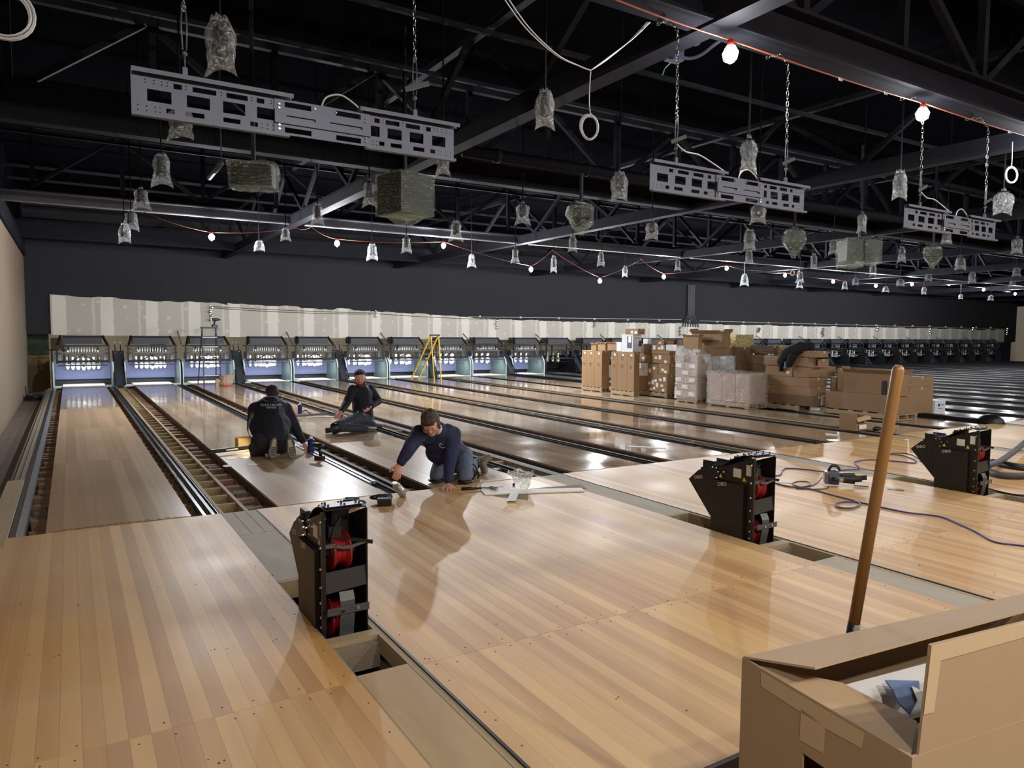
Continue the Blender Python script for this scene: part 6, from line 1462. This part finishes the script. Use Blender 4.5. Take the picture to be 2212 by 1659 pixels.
# --- man 3: crawling worker in front
def man3():
    hc = at(930, 914, Y=-.20); f, r, u = fr_axes((-.42, -.72, -.62), (-.25, -.2, .9)); s = 1.06
    neck = at(946, 930, Y=.02); chest = at(944, 950, Y=.16); belly = at(965, 968, Y=.34); pel = at(982, 980, Y=.50)
    shL = at(906, 936, Y=-.02); elL = at(882, 972, Y=-.20); wrL = at(863, 1004, Y=-.20); 
    shR = at(978, 938, Y=.04); elR = at(973, 990, Y=-.08); wrR = at(968, 1042, z=.085)
    hipL = at(962, 988, Y=.48); hipR = at(1000, 984, Y=.44); knL = at(942, 1028, z=.075); knR = at(1005, 1030, z=.075)
    anL = at(1000, 1004, z=.07); anR = at(1030, 999, z=.09)
    body = MB(); head_shapes(body, hc, f, r, u, s)
    limb(body, [hc-f*.02-u*.07, neck, chest], [.055, .055, .10]); limb(body, [chest, belly, pel], [.11, .10, .11])
    for a in ((neck, shL, elL, wrL), (neck, shR, elR, wrR)): limb(body, a, [.05, .045, .035, .026])
    for a in ((pel, hipL, knL, anL), (pel, hipR, knR, anR)): limb(body, a, [.08, .07, .045, .035])
    hand(body, wrL, at(853, 1046, Y=-.24)-wrL, (-.3, -.8, .3), .95, .35, .15, 1)
    hand(body, wrR-Vector((0, 0, .02)), (Vector((at(985, 1068, z=.015)))-(wrR-Vector((0, 0, .02)))), (.0, .35, .95), .98, .05, .42, 1)
    b_ = fuse('person', body, SKIN, None, .0075, 2)
    tag(b_, 'man in a blue sweatshirt and faded jeans crawling on hands and knees, wearing glasses', 'person')
    sw = MB(); limb(sw, [neck, chest, belly], [.10, .155, .165]); limb(sw, [belly, pel+(belly-pel)*.25], [.165, .16])
    sx_ = (shR-shL).normalized(); ell(sw, chest, sx_*.215, (chest-belly).normalized()*.16, sx_.cross((chest-belly).normalized())*.14)
    limb(sw, [chest.lerp(shL, .6), shL, elL, wrL.lerp(elL, .22)], [.095, .090, .068, .050]); limb(sw, [chest.lerp(shR, .6), shR, elR, wrR.lerp(elR, .10)], [.095, .090, .070, .052])
    ell(sw, at(952, 975, Y=.22), Vector((.17, 0, 0)), Vector((0, .17, 0)), Vector((0, 0, .14))); ell(sw, neck.lerp(shR, .6), Vector((.10, 0, 0)), Vector((0, .10, 0)), Vector((0, 0, .095))); ell(sw, neck.lerp(shL, .6), Vector((.10, 0, 0)), Vector((0, .10, 0)), Vector((0, 0, .095)))
    fuse('sweatshirt', sw, NAVY3, b_, .011, 3, .012, .10)
    jn = MB(); limb(jn, [pel, hipL, knL.lerp(hipL, .12), knL], [.15, .118, .082, .074]); limb(jn, [pel, hipR, knR.lerp(hipR, .12), knR], [.15, .118, .082, .074]); limb(jn, [knL, anL], [.072, .052]); limb(jn, [knR, anR], [.072, .056])
    fuse('jeans', jn, JEAN, b_, .011, 3, .014, .08)
    col = MB(); limb(col, [neck+(hc-neck)*.30, neck+(hc-neck)*.22], [.064, .066]); fuse('undershirt_collar', col, M('white_undershirt', C(205, 198, 185), .8), b_, .009, 2)
    hair_cap(b_, hc, f, r, u, HAIRG, s, .014, .030); eyes(b_, hc, f, r, u, s)
    g = MB()
    for q in (-1, 1):
        cc = hc+(f*.094+r*.034*q-u*.010)*s; g.tube([cc+r*math.cos(t)*.026+u*math.sin(t)*.019 for t in [2*PI*k/14 for k in range(15)]], .0022, 6, False); g.tube([cc+r*.026*q, hc+(r*.083*q-u*.0+f*.0)*s], .0022, 6)
    g.tube([hc+(f*.096-r*.010-u*.006)*s, hc+(f*.096+r*.010-u*.006)*s], .0022, 6); g.build('glasses', CHROME, b_, smooth=True)
    BOOT = M('tan_work_boot', C(128, 112, 92), .75, 0, .2, 10); BS = M('boot_sole', C(84, 76, 66), .8)
    shoe(b_, anR+Vector((.04, .02, .05)), at(1042, 1024, z=.025), (.85, .25, .35), BOOT, BS); shoe(b_, anL+Vector((.02, .05, .03)), anL+Vector((.12, .16, -.05)), (.4, .7, .4), BOOT, BS)
    m = MB()
    for q in (.22, .42):
        c_ = knR.lerp(anR, q); d = (anR-knR).normalized(); a1 = d.cross(Vector((0, 0, 1))).normalized(); a2 = d.cross(a1); m.tube([c_+a1*math.cos(t)*.080+a2*math.sin(t)*.080 for t in [2*PI*k/14 for k in range(15)]], .011, 6, False)
    for (kn, hp) in ((knL, hipL), (knR, hipR)): ell(m, kn+Vector((0, 0, -.045)), Vector((.085, 0, 0)), Vector((0, .085, 0)), Vector((0, 0, .028)))
    m.tube([at(1030, 1012, z=.14), at(1035, 1026, z=.06), at(1032, 1034, z=.02)], .010, 6)
    m.build('knee_pad', BLK, b_, smooth=True)
    em = chest+(CAM-chest).normalized()*.155; ef = frame4(at(954, 963, d=depth(chest)-.175), CR, CU)
    # chest emblem: curved strokes of thread just over the cloth
    e = MB()
    EM = lambda px, py: at(px, py, d=depth(chest)-.172)
    e.tube([EM(948, 958), EM(950, 964), EM(956, 968), EM(962, 966)], .003, 5); e.tube([EM(951, 957), EM(955, 960), EM(959, 962)], .0025, 5); e.tube([EM(949, 962), EM(953, 959)], .0025, 5)
    e.build('chest_emblem', M('pale_thread', C(176, 180, 192), .7), b_)
    # polished brush / wrapped pad in his hand
    p = at(861, 1060, z=.05); t = empty('polishing_pad', p, 'shiny wrapped pad held by the crawling man over the floor edge', 'polishing pad')
    m = MB(); rr = random.Random(2); dd = (at(868, 1070, z=.02)-at(852, 1046, z=.14)).normalized(); q1 = at(853, 1043, z=.15); n = 12
    a1 = dd.cross(Vector((0, 0, 1))).normalized(); a2 = dd.cross(a1)
    for j, q in enumerate((.045, .075, .085, .078, .06, .02)):
        for k in range(n): tt = 2*PI*k/n; m.V.append(q1+dd*(j*.040)+a1*math.cos(tt)*q*(1+rr.uniform(-.12, .12))+a2*math.sin(tt)*q*.45*(1+rr.uniform(-.12, .12)))
    for j in range(5):
        for k in range(n): m.F.append((j*n+k, j*n+(k+1) % n, (j+1)*n+(k+1) % n, (j+1)*n+k)); m.I.append(0)
    m.F.append(tuple(range(n))); m.I.append(0)
    m.build('pad_cover', M('silver_film', C(196, 196, 198), .25, .6, .1, 20, .5, 60), t)
man3()

# --- man 2: bearded man sitting on his heels
def man2():
    Y0 = 4.75; hc = at(778, 817, Y=Y0+.05); f, r, u = fr_axes((-.38, -.90, -.16), (-.1, 0, 1)); s = 1.12
    neck = at(781, 834, Y=Y0+.12); chest = at(781, 852, Y=Y0+.14); belly = at(783, 880, Y=Y0+.12); pel = at(786, 900, Y=Y0+.12)
    shL = at(762, 842, Y=Y0+.05); elL = at(748, 872, Y=Y0-.10); wrL = at(736, 890, Y=Y0-.32)
    shR = at(799, 842, Y=Y0+.22); elR = at(817, 866, Y=Y0+.25); wrR = at(800, 879, Y=Y0+.0)
    hipL = at(779, 904, Y=Y0+.0); hipR = at(793, 903, Y=Y0+.2); knL = at(727, 915, Y=Y0-.38); knL.z = .12; knR = at(739, 910, Y=Y0-.02); knR.z = .13; anL = at(790, 926, z=.06); anR = at(804, 916, z=.07)
    body = MB(); head_shapes(body, hc, f, r, u, s); limb(body, [hc-u*.08, neck, chest], [.055, .058, .10]); limb(body, [chest, belly, pel], [.12, .11, .11])
    for a in ((neck, shL, elL, wrL), (neck, shR, elR, wrR)): limb(body, a, [.05, .045, .035, .027])
    for a in ((pel, hipL, knL, anL), (pel, hipR, knR, anR)): limb(body, a, [.08, .07, .045, .035])
    hand(body, wrL, at(726, 902, Y=Y0-.42)-wrL, (-.2, -.5, .8), 1.1, .3, .25, -1); hand(body, wrR, at(789, 885, Y=Y0-.05)-wrR, (.2, -.9, .2), 1.05, .4, .15, 1)
    b_ = fuse('person', body, SKIN, None, .009, 2); tag(b_, 'bearded man in a black sweatshirt sitting on his heels, hand on hip', 'person')
    sw = MB(); limb(sw, [neck, chest, belly, pel.lerp(belly, .1)], [.085, .165, .172, .16]); sx_ = (shR-shL).normalized(); ell(sw, chest, sx_*.23, sx_.cross(Vector((0, 0, 1)))*.14, Vector((0, 0, .17)))
    limb(sw, [chest.lerp(shL, .6), shL, elL, wrL.lerp(elL, .1)], [.10, .090, .066, .046]); limb(sw, [chest.lerp(shR, .6), shR, elR, wrR.lerp(elR, .12)], [.10, .092, .072, .05])
    fuse('sweatshirt', sw, NAVY2, b_, .012, 3, .012, .10)
    jn = MB(); limb(jn, [pel, hipL, knL], [.155, .125, .085]); limb(jn, [pel, hipR, knR], [.155, .125, .085]); limb(jn, [knL, anL], [.082, .06]); limb(jn, [knR, anR], [.080, .06]); fuse('trousers', jn, M('dark_grey_trousers', C(58, 62, 70), .85, 0, .2, 8, .6, 14), b_, .012, 3, .016, .08)
    hair_cap(b_, hc, f, r, u, HAIRD, s); eyes(b_, hc, f, r, u, s)
    m = MB(); E = lambda p, a, bb, d: ell(m, hc+(f*p[0]+r*p[1]+u*p[2])*s, f*a*s, r*bb*s, u*d*s)
    E((.050, 0, -.098), .052, .052, .038); E((.03, .050, -.066), .044, .024, .042); E((.03, -.050, -.066), .044, .024, .042); E((.084, 0, -.047), .012, .034, .008)
    fuse('beard', m, M('reddish_brown_beard', C(92, 52, 36), .8, 0, .3, 30, .8, 60), b_, .008, 2, .004, .02)
    BOOT = M('grey_green_shoe', C(84, 88, 78), .75, 0, .2, 10); SO = M('pale_shoe_sole', C(150, 148, 138), .7)
    shoe(b_, anL+Vector((.0, .0, .02)), anL+Vector((.22, .12, -.02)), (0, .2, -1), BOOT, SO); shoe(b_, anR+Vector((.0, .0, .02)), anR+Vector((.24, .10, -.03)), (0, .2, -1), BOOT, SO)
    m = MB(); ell(m, knL+Vector((-.03, -.03, -.02)), Vector((.09, 0, 0)), Vector((0, .08, 0)), Vector((0, 0, .09))); m.tube([knL+Vector((-.10, -.02, .04)), knL+Vector((-.05, -.06, .08)), knL+Vector((.04, -.05, .09))], .012, 6); m.build('knee_pad', BLK, b_, smooth=True)
    m = MB(); m.tube([at(772, 888, d=depth(belly)-.20), at(777, 893, d=depth(belly)-.20)], .007, 6); m.tube([at(784, 893, d=depth(belly)-.20), at(789, 897, d=depth(belly)-.20)], .006, 6); m.build('belt_tool', PAPER, b_)
    p = at(722, 928, z=0); t = empty('black_power_tool', p, 'small black power tool lying at the bearded man\'s knee', 'power tool'); a = at(704, 930, z=.05); c_ = at(734, 928, z=.05)
    MB().tube([a, a.lerp(c_, .5), c_], [.045, .035, .03], 10).build('tool_body', BLK, t, smooth=True); MB().tube([a.lerp(c_, .5), at(722, 936, z=.03)], .025, 8).build('handle', BLK, t, smooth=True)
man2()

# --- man 1: kneeling with his back to us
def man1():
    Y0 = 2.62
    hc = at(588, 852, Y=3.42); f, r, u = fr_axes((-.02, .62, -.78), (.0, .75, .55)); s = 1.0
    neck = at(588, 868, Y=3.30); chest = at(584, 885, Y=3.16); belly = at(584, 920, Y=2.98); pel = at(588, 948, Y=2.86)
    shL = at(552, 884, Y=3.20); elL = at(545, 925, Y=3.35); wrL = at(552, 955, Y=3.5); shR = at(616, 884, Y=3.16); elR = at(638, 925, Y=3.05); wrR = at(655, 955, Y=2.95)
    hipL = at(568, 955, Y=2.82); hipR = at(608, 955, Y=2.82); knL = Vector((at(560, 985, Y=3.15).x, 3.12, .085)); knR = Vector((at(620, 985, Y=3.15).x, 3.12, .085)); anL = at(590, 966, Y=2.68); anR = at(628, 964, Y=2.68); anL.z = anR.z = .17
    body = MB(); head_shapes(body, hc, f, r, u, s); limb(body, [hc-u*.07, neck, chest], [.055, .058, .10]); limb(body, [chest, belly, pel], [.12, .12, .12])
    for a in ((neck, shL, elL, wrL), (neck, shR, elR, wrR)): limb(body, a, [.05, .045, .035, .027])
    for a in ((pel, hipL, knL, anL), (pel, hipR, knR, anR)): limb(body, a, [.08, .07, .045, .03])
    hand(body, wrR, at(664, 972, Y=2.88)-wrR, (.5, -.6, .5), 1.05, .35, .2, -1); hand(body, wrL, Vector((.1, .5, -.6)), (-.4, .2, .6), 1.0, .4, .15, 1)
    b_ = fuse('person', body, SKIN, None, .009, 2); tag(b_, 'man in a navy sweatshirt kneeling with his back and shoe soles toward us', 'person')
    sw = MB(); limb(sw, [neck, chest, belly, pel.lerp(belly, .15)], [.10, .19, .232, .228]); sx_ = (shR-shL).normalized(); dz = (chest-belly).normalized(); ell(sw, chest, sx_*.25, dz*.16, sx_.cross(dz)*.16); ell(sw, belly, sx_*.27, dz*.24, sx_.cross(dz)*.18)
    limb(sw, [chest.lerp(shL, .6), shL, elL, wrL.lerp(elL, .1)], [.12, .10, .075, .05]); limb(sw, [chest.lerp(shR, .6), shR, elR, wrR.lerp(elR, .08)], [.12, .10, .075, .046])
    fuse('sweatshirt', sw, NAVY2, b_, .013, 3, .010, .12)
    jn = MB(); limb(jn, [pel, hipL, knL], [.19, .15, .10]); limb(jn, [pel, hipR, knR], [.19, .15, .10]); limb(jn, [knL, anL], [.095, .055]); limb(jn, [knR, anR], [.095, .055]); limb(jn, [at(556, 968, Y=2.9), at(556, 985, Y=2.95)], [.11, .09]); limb(jn, [hipL, hipR], [.155, .155]); fuse('trousers', jn, M('black_trousers', C(32, 35, 40), .85, 0, .2, 8, .6, 14), b_, .013, 3, .014, .1)
    hair_cap(b_, hc, f, r, u, HAIRD, s, 0, .0)
    SG = M('grey_shoe_upper', C(62, 62, 64), .8); SO = M('grey_tread_sole', C(86, 84, 82), .8); ST = M('tan_tread', C(178, 160, 138), .75)
    for (x, yt, yb, tl) in ((590, 947, 993, 5), (628, 944, 993, -7)):
        toe = at(x-tl*.6, yb-2, z=.012); heel = at(x+tl*.6, yt+2, Y=toe.y+.03); heel.z = .275
        o, so, (c_, ff, rr_, uu, L) = shoe(b_, heel, toe, (0, 1, .1), SG, SO)
        m = MB(); Q = lambda a, b2: c_+ff*a*L-uu*.0135+rr_*b2
        m.hexa([Q(-.42, -.018), Q(-.42, .018), Q(-.06, .03), Q(-.06, -.03), Q(-.42, -.018)-uu*.004, Q(-.42, .018)-uu*.004, Q(-.06, .03)-uu*.004, Q(-.06, -.03)-uu*.004])
        for z_ in (.02, .14, .26, .38): m.tube([Q(z_-.05, -.030), Q(z_, -.012), Q(z_-.02, .0), Q(z_+.02, .014), Q(z_-.03, .032)], .0035, 5)
        m.tube([Q(-.02, -.034), Q(.2, -.038), Q(.38, -.026), Q(.46, 0), Q(.38, .026), Q(.2, .038)], .0035, 5)
        m.build('tread', ST, so)
    # back print, following the shoulders
    bp_ = at(588, 879, d=depth(chest)-.235); dn_ = (pel-chest).normalized(); yx = -dn_; 
    pr = M('white_print', C(190, 192, 200), .7)
    P1 = at(586, 875, d=depth(chest)-.215); P2 = at(586, 880.5, d=depth(chest)-.245)
    xa = (at(604, 876, d=depth(P1))-at(568, 876, d=depth(P1))); up_ = (chest-belly).normalized()
    nrm = Vector((0, -1, .35))
    up2 = (Vector((0, 0, 1))-nrm.normalized()*nrm.normalized().z).normalized()
    text('back_print', 'GOLD CROWN', .040, pr, b_, frame4(P1, xa, up2), .0015); text('back_print', 'SERVICE', .036, pr, b_, frame4(P2, xa, up2), .0015)
    # respirator strap / headset band round the neck
    g = MB(); hn = hc-f*.05; g.tube(smooth_path([at(566, 862, Y=3.12), at(575, 866, Y=3.05), at(588, 868.5, Y=3.02), at(600, 866, Y=3.05), at(610, 861, Y=3.12)], 5), .006, 6); g.tube([at(566, 862, Y=3.12), at(572, 860, Y=3.25), at(578, 857, Y=3.3)], .006, 6); g.tube([at(610, 861, Y=3.12), at(604, 852, Y=3.25), at(597, 843, Y=3.3)], .004, 6)
    g.build('neck_strap', M('grey_strap_band', C(120, 122, 130), .5), b_, smooth=True)
man1()
